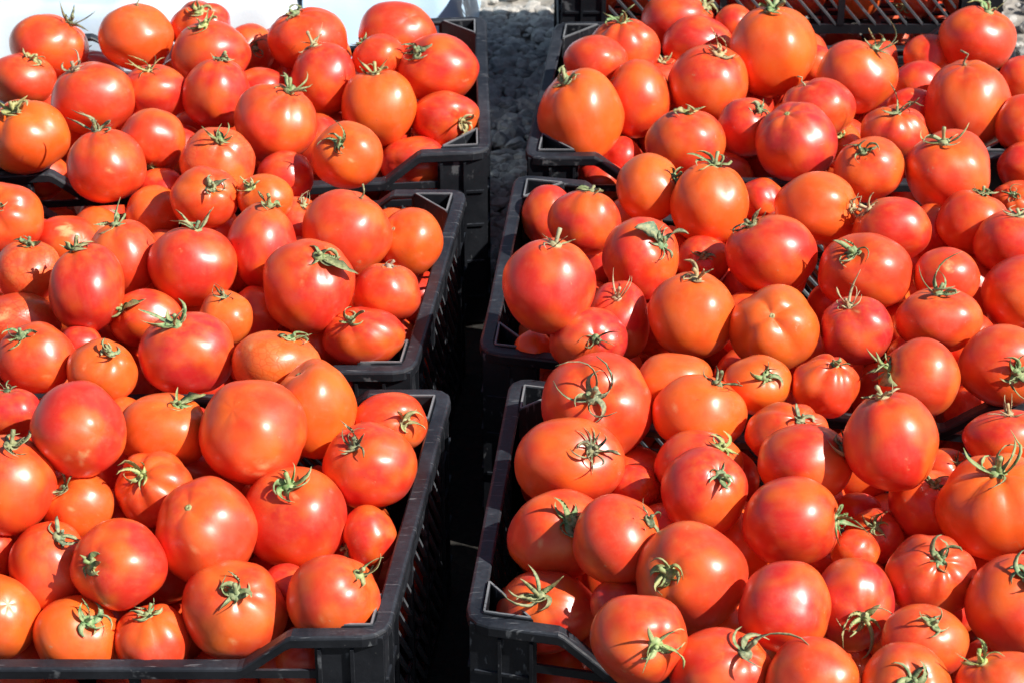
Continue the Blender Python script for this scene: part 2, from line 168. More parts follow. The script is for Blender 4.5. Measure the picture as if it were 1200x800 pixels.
  ('R1', 0.081, 1.9074, 0.0416, 0.0536, 0.0528, -0.133, -0.686, 0.715, 'm', 'g', 'long rib big', 'ribbed orange-red tomato with green long-tipped calyx, back row, front right crate'),
  ('R1', 0.0541, 1.8208, 0.0387, 0.0519, 0.043, 0.414, -0.546, 0.728, 'm', 'x', 'crack', 'cracked orange-red tomato with dark calyx, leftmost, fifth row, front right crate'),
  ('R1', 0.1712, 1.8211, 0.031, 0.0406, 0.0358, 0.53, -0.198, 0.824, 'r', 'y', 'b', 'half-hidden red tomato with yellow-green calyx, second from left, fifth row, front right crate'),
  ('R1', 0.1705, 1.7547, 0.0513, 0.0386, 0.0402, 0.367, -0.485, 0.794, 'r', 'g', '', 'round red tomato with green calyx, second from left, fourth row, front right crate'),
  ('R1', 0.0418, 1.7313, 0.0214, 0.0456, 0.0409, 0.212, -0.571, 0.793, 'm', 'g', 'big', 'big orange-red tomato with green calyx, leftmost, third row, front right crate'),
  ('R1', 0.0886, 1.6795, 0.0507, 0.0382, 0.0405, 0.739, -0.153, 0.657, 'm', 'x', 'big', 'round orange-red tomato with dark calyx, second from left, third row, front right crate'),
  ('R1', 0.1139, 1.8124, 0.015, 0.0236, 0.0228, -0.581, 0.735, -0.349, 'r', 'n', 'b', 'half-hidden red tomato with no stalk showing, leftmost, fourth row, front right crate'),
  ('R1', 0.152, 1.6313, 0.05, 0.048, 0.0457, -0.503, -0.647, 0.574, 'm', 'y', '', 'big orange-red tomato with yellow-green calyx, third from left, third row, front right crate'),
  ('R1', 0.0299, 1.6701, -0.0172, 0.0441, 0.0364, -0.166, -0.464, 0.87, 'r', 'g', 'long', 'broad red tomato with green long-tipped calyx, leftmost, second row, front right crate'),
  ('R1', 0.1021, 1.5271, 0.0637, 0.0393, 0.0385, 0.327, -0.789, 0.52, 'm', 'y', 'long big', 'round orange-red tomato with yellow-green long-tipped calyx, third from left, second row, front right crate'),
  ('R1', 0.0915, 1.6378, 0.0151, 0.0243, 0.0212, -0.283, 0.94, -0.192, 'r', 'n', 'b', 'half-hidden red tomato with no stalk showing, second from left, second row, front right crate'),
  ('R1', 0.169, 1.5135, 0.0413, 0.0428, 0.0371, 0.442, -0.258, 0.859, 'r', 'g', 'big long', 'round red tomato with green long-tipped calyx, leftmost, front row, front right crate'),
  ('R1', 0.2625, 1.7923, 0.0561, 0.0447, 0.036, 0.812, -0.128, 0.57, 'r', 'g', 'long', 'broad red tomato with green long-tipped calyx, fourth from left, fifth row, front right crate'),
  ('R1', 0.2439, 1.7108, 0.05, 0.0449, 0.0403, 0.963, -0.184, 0.196, 'r', 'g', 'long', 'big red tomato with green long-tipped calyx, third from left, fourth row, front right crate'),
  ('R1', 0.3384, 1.7743, 0.0886, 0.0425, 0.0464, -0.256, 0.277, 0.926, 'r', 'd', '', 'oval red tomato with dry pale calyx, fifth from left, fifth row, front right crate'),
  ('R1', 0.2556, 1.8568, 0.044, 0.0394, 0.0296, 0.256, -0.362, 0.896, 'm', 'g', 'rib', 'ribbed orange-red tomato with green calyx, third from left, fifth row, front right crate'),
  ('R1', 0.3755, 1.7748, 0.0233, 0.0352, 0.032, 0.086, -0.322, 0.943, 'r', 'x', '', 'round red tomato with dark calyx, fifth from left, fourth row, front right crate'),
  ('R1', 0.4011, 1.8403, 0.015, 0.0263, 0.0222, 0.444, -0.492, 0.749, 'm', 'x', 'b', 'half-hidden orange-red tomato with dark calyx, sixth from left, fifth row, front right crate'),
  ('R1', 0.4309, 1.7276, 0.05, 0.0554, 0.0483, -0.133, -0.069, 0.989, 'o', 'g', 'rib big long', 'ribbed orange tomato with green long-tipped calyx, rightmost, fourth row, front right crate'),
  ('R1', 0.458, 1.842, 0.05, 0.0408, 0.0294, -0.057, 0.084, 0.995, 'r', 'd', 'long', 'broad red tomato with dry pale long-tipped calyx, rightmost, fifth row, front right crate'),
  ('R1', 0.3038, 1.7145, 0.015, 0.0219, 0.0203, -0.538, 0.504, -0.676, 'm', 'n', 'b', 'half-hidden orange-red tomato with no stalk showing, fourth from left, third row, front right crate'),
  ('R1', 0.2875, 1.6078, 0.04, 0.035, 0.0394, 0.141, -0.949, 0.283, 'p', 'y', 'long big', 'oval crimson tomato with yellow-green long-tipped calyx, fifth from left, second row, front right crate'),
  ('R1', 0.2249, 1.5758, 0.0601, 0.0387, 0.0387, -0.608, 0.688, -0.397, 'r', 'n', 'dot', 'round red tomato with no stalk showing, fourth from left, second row, front right crate'),
  ('R1', 0.3556, 1.6325, 0.05, 0.0375, 0.0352, 0.095, -0.452, 0.887, 'm', 'g', 'rib', 'ribbed orange-red tomato with green calyx, rightmost, third row, front right crate'),
  ('R1', 0.3365, 1.5423, 0.05, 0.0353, 0.0325, 0.097, -0.331, 0.939, 'm', 'g', '', 'round orange-red tomato with green calyx, sixth from left, second row, front right crate'),
  ('R1', 0.3127, 1.4816, 0.05, 0.0365, 0.0365, -0.018, -0.638, 0.77, 'm', 'g', 'big', 'round orange-red tomato with green calyx, fourth from left, front row, front right crate'),
  ('R1', 0.4211, 1.59, 0.05, 0.0434, 0.0434, 0.064, -0.3, 0.952, 'm', 'g', '', 'big orange-red tomato with green calyx, rightmost, second row, front right crate'),
  ('R1', 0.3869, 1.4753, 0.05, 0.0371, 0.0371, -0.517, 0.217, 0.828, 'm', 'y', 'long', 'round orange-red tomato with yellow-green long-tipped calyx, rightmost, front row, front right crate'),
  ('R1', 0.2408, 1.4879, 0.05, 0.038, 0.0373, -0.224, 0.958, -0.181, 'm', 'n', '', 'round orange-red tomato with no stalk showing, third from left, front row, front right crate'),
  ('R1', 0.2066, 1.5427, 0.005, 0.0204, 0.0226, 0.18, 0.43, -0.885, 'r', 'n', 'b', 'half-hidden red tomato with no stalk showing, second from left, front row, front right crate'),
  ('R1', 0.3292, 1.76, -0.0012, 0.0264, 0.0256, -0.172, -0.493, 0.853, 'r', 'g', 'b big long', 'half-hidden red tomato with green long-tipped calyx, fifth from left, third row, front right crate'),
  ('R1', 0.3184, 1.7978, -0.0015, 0.0219, 0.0187, -0.209, 0.432, -0.878, 'r', 'n', 'b', 'half-hidden red tomato with no stalk showing, fourth from left, fourth row, front right crate'),
]
FILL = [('L1', -0.5473, 1.6717, 0.051, 0.0309, 1),('L1', -0.5533, 1.8225, 0.0595, 0.0331, 1),('L1', -0.5267, 1.775, 0.0334, 0.0321, 1),('L1', -0.6107, 1.7166, 0.0328, 0.0305, 1),('L1', -0.5774, 1.9501, 0.0441, 0.0304, 1),('L1', -0.5951, 1.8028, 0.0141, 0.0358, 1),('L1', -0.5541, 1.8704, 0.0242, 0.0319, 1),('L1', -0.5281, 1.7066, 0.0104, 0.0312, 1),('L1', -0.4827, 1.6943, 0.0504, 0.0307, 1),('L1', -0.5109, 1.8335, 0.0193, 0.0309, 1),('L1', -0.6164, 1.8688, 0.0287, 0.0333, 1),('L1', -0.6426, 1.6679, 0.0265, 0.0318, 1),('L1', -0.61, 1.9439, -0.0063, 0.0323, 1),('L1', -0.5577, 1.6775, -0.0309, 0.0311, 1),('L1', -0.5799, 1.8528, -0.032, 0.035, 1),('L1', -0.5265, 1.7231, -0.0579, 0.0356, 1),('L1', -0.3697, 1.8174, -0.03, 0.0343, 0),('L1', -0.4463, 1.8543, -0.012, 0.0317, 0),('L1', -0.3594, 1.8648, -0.066, 0.032, 0),('L1', -0.4984, 1.9157, -0.012, 0.0358, 0),('L1', -0.3113, 1.9384, -0.012, 0.0303, 0),('L1', -0.1158, 1.9567, -0.012, 0.0315, 0),('L1', -0.5303, 1.8903, -0.0607, 0.033, 1),('L1', -0.2236, 1.9454, -0.012, 0.0308, 0),('L1', -0.4006, 1.7653, -0.054, 0.0342, 0),('L1', -0.153, 1.7933, -0.054, 0.035, 0),('L1', -0.5842, 1.9481, -0.0622, 0.033, 1),('L1', -0.2431, 1.7243, -0.066, 0.0342, 0),('L1', -0.2626, 1.9404, -0.06, 0.0354, 0),('L1', -0.5699, 1.759, -0.024, 0.0332, 1),('L1', -0.3257, 1.7744, -0.048, 0.0363, 0),('L1', -0.1492, 1.923, -0.054, 0.0361, 0),('L1', -0.2279, 1.8388, -0.018, 0.0307, 0),('L1', -0.4309, 1.9061, -0.036, 0.0336, 0),('L1', -0.5939, 1.7294, -0.0696, 0.0305, 1),('L1', -0.1794, 1.8651, -0.036, 0.033, 0),('L1', -0.3009, 1.8692, -0.066, 0.0324, 0),('L1', -0.4665, 1.8236, -0.06, 0.0328, 0),('L1', -0.6169, 1.8145, -0.0597, 0.0306, 1),('L1', -0.369, 1.9534, -0.03, 0.0342, 0),('L1', -0.4739, 1.9448, -0.066, 0.0324, 0),('L1', -0.6244, 1.6684, -0.0323, 0.0321, 1),('L1', -0.2676, 1.7954, -0.036, 0.0305, 0),('L1', -0.462, 1.7418, -0.06, 0.0315, 0),('L1', -0.5324, 1.7861, -0.0681, 0.0351, 1),('L1', -0.2203, 1.7865, -0.066, 0.0306, 0),('L1', -0.6161, 1.8957, -0.0553, 0.0318, 1),('L1', -0.157, 1.7262, -0.054, 0.0368, 0),('L1', -0.5205, 1.8383, -0.0369, 0.0304, 1),('L1', -0.4492, 1.9593, -0.012, 0.0315, 0),('L1', -0.3693, 1.8824, -0.012, 0.0303, 0),('L1', -0.2359, 1.871, -0.066, 0.0318, 0),('L1', -0.4206, 1.8579, -0.066, 0.0301, 0),('L1', -0.3227, 1.9336, -0.066, 0.0307, 0),('L2', -0.6081, 2.2808, 0.0227, 0.0323, 1),('L2', -0.595, 2.1071, 0.0391, 0.0315, 1),('L2', -0.6341, 2.1448, 0.01, 0.0352, 1),('L2', -0.6099, 2.2029, 0.0263, 0.0337, 1),('L2', -0.6122, 2.3564, 0.0237, 0.0319, 1),('L2', -0.3363, 2.3427, -0.012, 0.0366, 0),('L2', -0.5469, 2.1384, -0.018, 0.0364, 0),('L2', -0.3645, 2.2122, -0.012, 0.034, 0),('L2', -0.5618, 2.0827, -0.0384, 0.0303, 1),('L2', -0.5668, 2.2669, -0.024, 0.0365, 0),('L2', -0.2601, 2.2178, -0.018, 0.0308, 0),('L2', -0.2107, 2.3353, -0.042, 0.0354, 0),('L2', -0.2719, 2.1791, -0.066, 0.0345, 0),('L2', -0.2664, 2.3751, -0.012, 0.0355, 0),('L2', -0.4713, 2.1876, -0.012, 0.0318, 0),('L2', -0.4912, 2.2375, -0.042, 0.034, 0),('L2', -0.2687, 2.1253, -0.042, 0.0302, 0),('L2', -0.3284, 2.0912, -0.012, 0.0314, 0),('L2', -0.2111, 2.2097, -0.042, 0.0306, 0),('L2', -0.3997, 2.1484, -0.012, 0.0309, 0),('L2', -0.5736, 2.3595, -0.024, 0.0315, 0),('L2', -0.4643, 2.3454, -0.012, 0.0327, 0),('L2', -0.3808, 2.2518, -0.06, 0.0359, 0),('L2', -0.5009, 2.2958, -0.066, 0.0365, 0),('L2', -0.4005, 2.1224, -0.066, 0.034, 0),('L2', -0.3807, 2.3501, -0.06, 0.0329, 0),('L2', -0.4333, 2.1027, -0.012, 0.0306, 0),('L2', -0.4605, 2.0883, -0.06, 0.0317, 0),('L2', -0.606, 2.1354, -0.0442, 0.0314, 1),('L2', -0.2532, 2.2506, -0.066, 0.0319, 0),('L2', -0.3207, 2.1275, -0.066, 0.0329, 0),('L2', -0.556, 2.1969, -0.03, 0.0302, 0),('L2', -0.383, 2.2972, -0.012, 0.0303, 0),('L2', -0.1319, 2.3322, -0.012, 0.0362, 0),('L2', -0.2036, 2.1294, -0.024, 0.032, 0),('L2', -0.508, 2.1686, -0.066, 0.0369, 0),('L2', -0.3432, 2.1897, -0.066, 0.0328, 0),('L2', -0.3315, 2.292, -0.054, 0.0332, 0),('L2', -0.1637, 2.2513, -0.024, 0.0311, 0),('L2', -0.6119, 2.2384, -0.0597, 0.0336, 1),('L2', -0.1542, 2.3054, -0.066, 0.0351, 0),('L2', -0.43, 2.315, -0.054, 0.034, 0),('L2', -0.428, 2.1841, -0.054, 0.0326, 0),('L2', -0.1424, 2.1482, -0.03, 0.0307, 0),('L2', -0.4503, 2.3754, -0.06, 0.0309, 0),('L2', -0.3092, 2.2592, -0.012, 0.0303, 0),('L2', -0.2146, 2.0921, -0.066, 0.0303, 0),('L2', -0.4257, 2.254, -0.012, 0.036, 0),('L2', -0.1461, 2.3759, -0.06, 0.0348, 0),('L2', -0.2817, 2.3454, -0.066, 0.0346, 0),('L2', -0.3166, 2.1768, -0.012, 0.0315, 0),('L2', -0.2336, 2.2751, -0.012, 0.0316, 0),('L2', -0.5306, 2.3648, -0.066, 0.0318, 0),('L2', -0.5235, 2.3214, -0.012, 0.0312, 0),('L2', -0.6053, 2.3087, -0.0509, 0.0309, 1),('L2', -0.1541, 2.1991, -0.054, 0.0324, 0),('L3', -0.4615, 2.6427, -0.012, 0.0359, 0),('L3', -0.3247, 2.6363, -0.048, 0.0369, 0),('L3', -0.3933, 2.5545, -0.012, 0.0319, 0),('L3', -0.4149, 2.7327, -0.012, 0.0357, 0),('L3', -0.1677, 2.8032, -0.018, 0.0363, 0),('L3', -0.4731, 2.5439, -0.018, 0.0335, 0),('L3', -0.4186, 2.8022, -0.012, 0.0306, 0),('L3', -0.4085, 2.6888, -0.054, 0.0301, 0),('L3', -0.4624, 2.75, -0.054, 0.0338, 0),('L3', -0.515, 2.6997, -0.012, 0.0351, 0),('L3', -0.1847, 2.5859, -0.048, 0.0327, 0),('L3', -0.3286, 2.7593, -0.048, 0.0352, 0),('L3', -0.1207, 2.8187, -0.06, 0.0328, 0),('L3', -0.3026, 2.5781, -0.012, 0.0307, 0),('L3', -0.1537, 2.6682, -0.012, 0.032, 0),('L3', -0.5133, 2.6557, -0.06, 0.0337, 0),('L3', -0.137, 2.7579, -0.048, 0.0322, 0),('L3', -0.4966, 2.8015, -0.054, 0.0311, 0),('L3', -0.0908, 2.7974, -0.012, 0.0309, 0),('L3', -0.2269, 2.64, -0.036, 0.0355, 0),('L3', -0.403, 2.8006, -0.066, 0.0314, 0),('L3', -0.2721, 2.7513, -0.018, 0.0319, 0),('L3', -0.2805, 2.5516, -0.06, 0.0332, 0),('L3', -0.2389, 2.8431, -0.012, 0.0328, 0),('L3', -0.2642, 2.7853, -0.066, 0.0327, 0),('L3', -0.2317, 2.7214, -0.048, 0.0309, 0),('L3', -0.3042, 2.8327, -0.012, 0.0361, 0),('L3', -0.091, 2.7019, -0.042, 0.0304, 0),('L3', -0.386, 2.6143, -0.024, 0.0354, 0),('L3', -0.5407, 2.6042, -0.012, 0.0338, 0),('L3', -0.4287, 2.5714, -0.06, 0.0351, 0),('L3', -0.2372, 2.576, -0.012, 0.0364, 0),('L3', -0.5008, 2.5904, -0.06, 0.0359, 0),('L3', -0.3491, 2.8269, -0.06, 0.033, 0),('L3', -0.1517, 2.6393, -0.066, 0.0323, 0),('L3', -0.3669, 2.6758, -0.018, 0.0304, 0),('L3', -0.5715, 2.702, -0.03, 0.0304, 0),('L3', -0.2026, 2.8522, -0.06, 0.0306, 0),('L3', -0.3603, 2.5454, -0.06, 0.0334, 0),('L3', -0.1581, 2.7016, -0.06, 0.0316, 0),('L3', -0.5732, 2.5718, -0.054, 0.0323, 0),('L3', -0.3427, 2.7001, -0.066, 0.031, 0),('L3', -0.5638, 2.8184, -0.054, 0.0362, 0),('L3', -0.1968, 2.7702, -0.06, 0.0301, 0),('L3', -0.2752, 2.6731, -0.066, 0.0329, 0),('L3', -0.5211, 2.725, -0.066, 0.0303, 0),('L3', -0.1473, 2.866, -0.012, 0.0345, 0),('L3', -0.1718, 2.7288, -0.012, 0.0315, 0),('R1', 0.4882, 1.6693, 0.0357, 0.0363, 1),('R1', 0.4983, 1.7647, 0.0352, 0.0329, 1),('R1', 0.485, 1.5952, 0.0267, 0.0319, 1),('R1', 0.5261, 1.8511, 0.0367, 0.0348, 1),('R1', 0.2829, 1.8282, -0.012, 0.0303, 0),('R1', 0.1182, 1.8796, -0.024, 0.0345, 0),('R1', 0.4945, 1.626, -0.021, 0.0311, 1),('R1', 0.2064, 1.8679, -0.012, 0.0309, 0),('R1', 0.3107, 1.7205, -0.036, 0.0341, 0),('R1', 0.0585, 1.8466, -0.036, 0.0356, 0),('R1', 0.3779, 1.68, -0.012, 0.0355, 0),('R1', 0.2113, 1.7709, -0.012, 0.0344, 0),('R1', 0.1451, 1.7703, -0.012, 0.036, 0),('R1', 0.1403, 1.6804, -0.012, 0.0332, 0),('R1', 0.5015, 1.7577, -0.0284, 0.0362, 1),('R1', 0.1632, 1.7989, -0.066, 0.0324, 0),('R1', 0.0818, 1.9296, -0.042, 0.0367, 0),('R1', 0.1854, 1.6343, -0.018, 0.0348, 0),('R1', 0.4147, 1.7386, -0.03, 0.036, 0),('R1', 0.3783, 1.7963, -0.036, 0.0359, 0),('R1', 0.2141, 1.6737, -0.054, 0.0305, 0),('R1', 0.4673, 1.859, -0.012, 0.0319, 0),('R1', 0.1825, 1.7281, -0.048, 0.0342, 0),('R1', 0.2729, 1.8739, -0.048, 0.035, 0),('R1', 0.2132, 1.8484, -0.066, 0.0314, 0),('R1', 0.4094, 1.5883, -0.024, 0.0349, 0),('R1', 0.4514, 1.8071, -0.042, 0.0369, 0),('R1', 0.1736, 1.9, -0.054, 0.0346, 0),('R1', 0.4568, 1.5919, -0.066, 0.0324, 0),('R1', 0.2789, 1.6561, -0.012, 0.032, 0),('R1', 0.0934, 1.7412, -0.042, 0.0369, 0),('R1', 0.5195, 1.8218, -0.022, 0.0367, 1),('R1', 0.3392, 1.6281, -0.012, 0.0342, 0),('R1', 0.2567, 1.7335, -0.066, 0.0357, 0),('R1', 0.4826, 1.6786, -0.0425, 0.0315, 1),('R1', 0.4151, 1.6379, -0.066, 0.0336, 0),('R1', 0.2955, 1.8015, -0.06, 0.0302, 0),('R1', 0.4241, 1.8713, -0.048, 0.0306, 0),('R1', 0.2959, 1.6213, -0.054, 0.0308, 0),('R1', 0.3328, 1.8918, -0.012, 0.0355, 0),('R1', 0.0945, 1.6692, -0.054, 0.0343, 0),('R1', 0.0363, 1.7846, -0.03, 0.0352, 0),('R1', 0.3633, 1.7365, -0.066, 0.0327, 0),('R1', 0.3524, 1.8514, -0.06, 0.0345, 0),('R1', 0.3563, 1.6544, -0.066, 0.0301, 0),('R1', 0.114, 1.8343, -0.066, 0.0327, 0),('R1', 0.499, 1.5614, -0.0211, 0.0303, 1),('R1', 0.0194, 1.7232, -0.06, 0.0353, 0),('R2', 0.1048, 2.1031, -0.042, 0.0363, 0),('R2', 0.4682, 2.1188, -0.012, 0.034, 0),('R2', 0.1933, 2.1944, -0.018, 0.0367, 0),('R2', 0.4508, 2.1595, -0.06, 0.0352, 0),('R2', 0.3963, 2.2055, -0.012, 0.03, 0),('R2', 0.215, 2.2637, -0.036, 0.0338, 0),('R2', 0.2479, 2.1519, -0.012, 0.0354, 0),('R2', 0.4167, 2.0787, -0.012, 0.0339, 0),('R2', 0.0891, 2.3605, -0.036, 0.0303, 0),('R2', 0.38, 2.0935, -0.06, 0.0325, 0),('R2', 0.5097, 2.0498, -0.012, 0.0305, 0),('R2', 0.3789, 2.3174, -0.012, 0.0334, 0),('R2', 0.3714, 2.249, -0.042, 0.0348, 0),('R2', 0.4909, 2.2316, -0.018, 0.0364, 0),('R2', 0.3017, 2.3315, -0.012, 0.0343, 0),('R2', 0.4527, 2.3266, -0.048, 0.0345, 0),('R2', 0.0572, 2.1726, -0.012, 0.0359, 0),('R2', 0.526, 2.1662, -0.042, 0.0316, 0),('R2', 0.2223, 2.3723, -0.012, 0.033, 0),('R2', 0.2369, 2.3404, -0.066, 0.0364, 0),('R2', 0.1732, 2.2965, -0.012, 0.0309, 0),('R2', 0.4455, 2.2638, -0.048, 0.0336, 0),('R2', 0.293, 2.2735, -0.024, 0.0317, 0),('R2', 0.3243, 2.0736, -0.012, 0.0349, 0),('R2', 0.1622, 2.2618, -0.066, 0.0316, 0),('R2', 0.2416, 2.0996, -0.048, 0.0347, 0),('R2', 0.2939, 2.138, -0.054, 0.0337, 0),('R2', 0.1796, 2.3831, -0.06, 0.0351, 0),('R2', 0.3843, 2.1812, -0.066, 0.0367, 0),('R2', 0.3064, 2.3608, -0.066, 0.0302, 0),('R2', 0.5154, 2.2919, -0.03, 0.0306, 0),('R2', 0.0961, 2.3015, -0.018, 0.0348, 0),('R2', 0.4718, 2.0436, -0.054, 0.0322, 0),('R2', 0.0884, 2.172, -0.066, 0.0334, 0),('R2', 0.1548, 2.1438, -0.012, 0.0319, 0),('R2', 0.1341, 2.2544, -0.012, 0.0302, 0),('R2', 0.0904, 2.25, -0.048, 0.0305, 0),('R2', 0.3974, 2.342, -0.066, 0.0304, 0),('R2', 0.144, 2.2004, -0.054, 0.0309, 0),('R2', 0.3201, 2.2258, -0.066, 0.0331, 0),('R2', 0.4124, 2.1394, -0.012, 0.0312, 0),('R2', 0.3431, 2.1901, -0.012, 0.0303, 0),('R2', 0.1446, 2.3264, -0.054, 0.034, 0),('R2', 0.2896, 2.0625, -0.06, 0.0301, 0),('R2', 0.1712, 2.1102, -0.06, 0.0349, 0),('R2', 0.0391, 2.2121, -0.06, 0.0324, 0),('R2', 0.0408, 2.3461, -0.066, 0.0348, 0),('R2', 0.1377, 2.3776, -0.012, 0.0317, 0),('R2', 0.2349, 2.2043, -0.066, 0.0337, 0),('R2', 0.4018, 2.0386, -0.054, 0.0307, 0),('R2', 0.514, 2.1026, -0.048, 0.0313, 0),('R2', 0.3523, 2.13, -0.018, 0.0304, 0),('R2', 0.0431, 2.2815, -0.066, 0.035, 0),('R2', 0.2555, 2.2257, -0.012, 0.0317, 0),('R3', 0.5355, 2.6176, -0.06, 0.0359, 0),('R3', 0.4647, 2.8116, -0.012, 0.0314, 0),('R3', 0.2258, 2.7279, -0.048, 0.0307, 0),('R3', 0.5304, 2.7665, -0.048, 0.0318, 0),('R3', 0.2805, 2.6187, -0.018, 0.0327, 0),('R3', 0.2209, 2.8244, -0.048, 0.0369, 0),('R3', 0.4889, 2.8058, -0.066, 0.032, 0),('R3', 0.1532, 2.7262, -0.036, 0.0307, 0),('R3', 0.2978, 2.7306, -0.042, 0.0345, 0),('R3', 0.2928, 2.8008, -0.018, 0.0323, 0),('R3', 0.3948, 2.5779, -0.012, 0.0322, 0),('R3', 0.2575, 2.5816, -0.066, 0.0368, 0),('R3', 0.4532, 2.6074, -0.036, 0.0341, 0),('R3', 0.1868, 2.6783, -0.06, 0.0317, 0),('R3', 0.5731, 2.688, -0.012, 0.035, 0),('R3', 0.2084, 2.5827, -0.012, 0.0369, 0),('R3', 0.4172, 2.7304, -0.024, 0.0369, 0),('R3', 0.1626, 2.7849, -0.066, 0.0353, 0),('R3', 0.5764, 2.8286, -0.018, 0.0334, 0),('R3', 0.4754, 2.7047, -0.048, 0.0347, 0),('R3', 0.3335, 2.5663, -0.012, 0.0301, 0),('R3', 0.3714, 2.7452, -0.066, 0.031, 0),('R3', 0.1224, 2.8251, -0.012, 0.0304, 0),('R3', 0.3813, 2.6706, -0.012, 0.031, 0),('R3', 0.3151, 2.6349, -0.066, 0.0341, 0),('R3', 0.3925, 2.6376, -0.066, 0.0367, 0),('R3', 0.3272, 2.8263, -0.06, 0.0323, 0),('R3', 0.4152, 2.7905, -0.036, 0.0307, 0),('R3', 0.1238, 2.8436, -0.066, 0.0326, 0),('R3', 0.442, 2.8482, -0.054, 0.033, 0),('R3', 0.0977, 2.6974, -0.036, 0.0369, 0),('R3', 0.246, 2.6596, -0.06, 0.0355, 0),('R3', 0.3399, 2.6956, -0.066, 0.0309, 0),('R3', 0.2602, 2.7778, -0.06, 0.03, 0),('R3', 0.1794, 2.5733, -0.066, 0.0311, 0),('R3', 0.355, 2.566, -0.066, 0.0325, 0),('R3', 0.0963, 2.775, -0.03, 0.0335, 0),('R3', 0.5831, 2.6627, -0.066, 0.0301, 0),('R3', 0.3765, 2.8274, -0.012, 0.033, 0),('R3', 0.3443, 2.6224, -0.012, 0.0326, 0),('R3', 0.5806, 2.7294, -0.06, 0.0336, 0),('R3', 0.4187, 2.5635, -0.066, 0.0313, 0)]
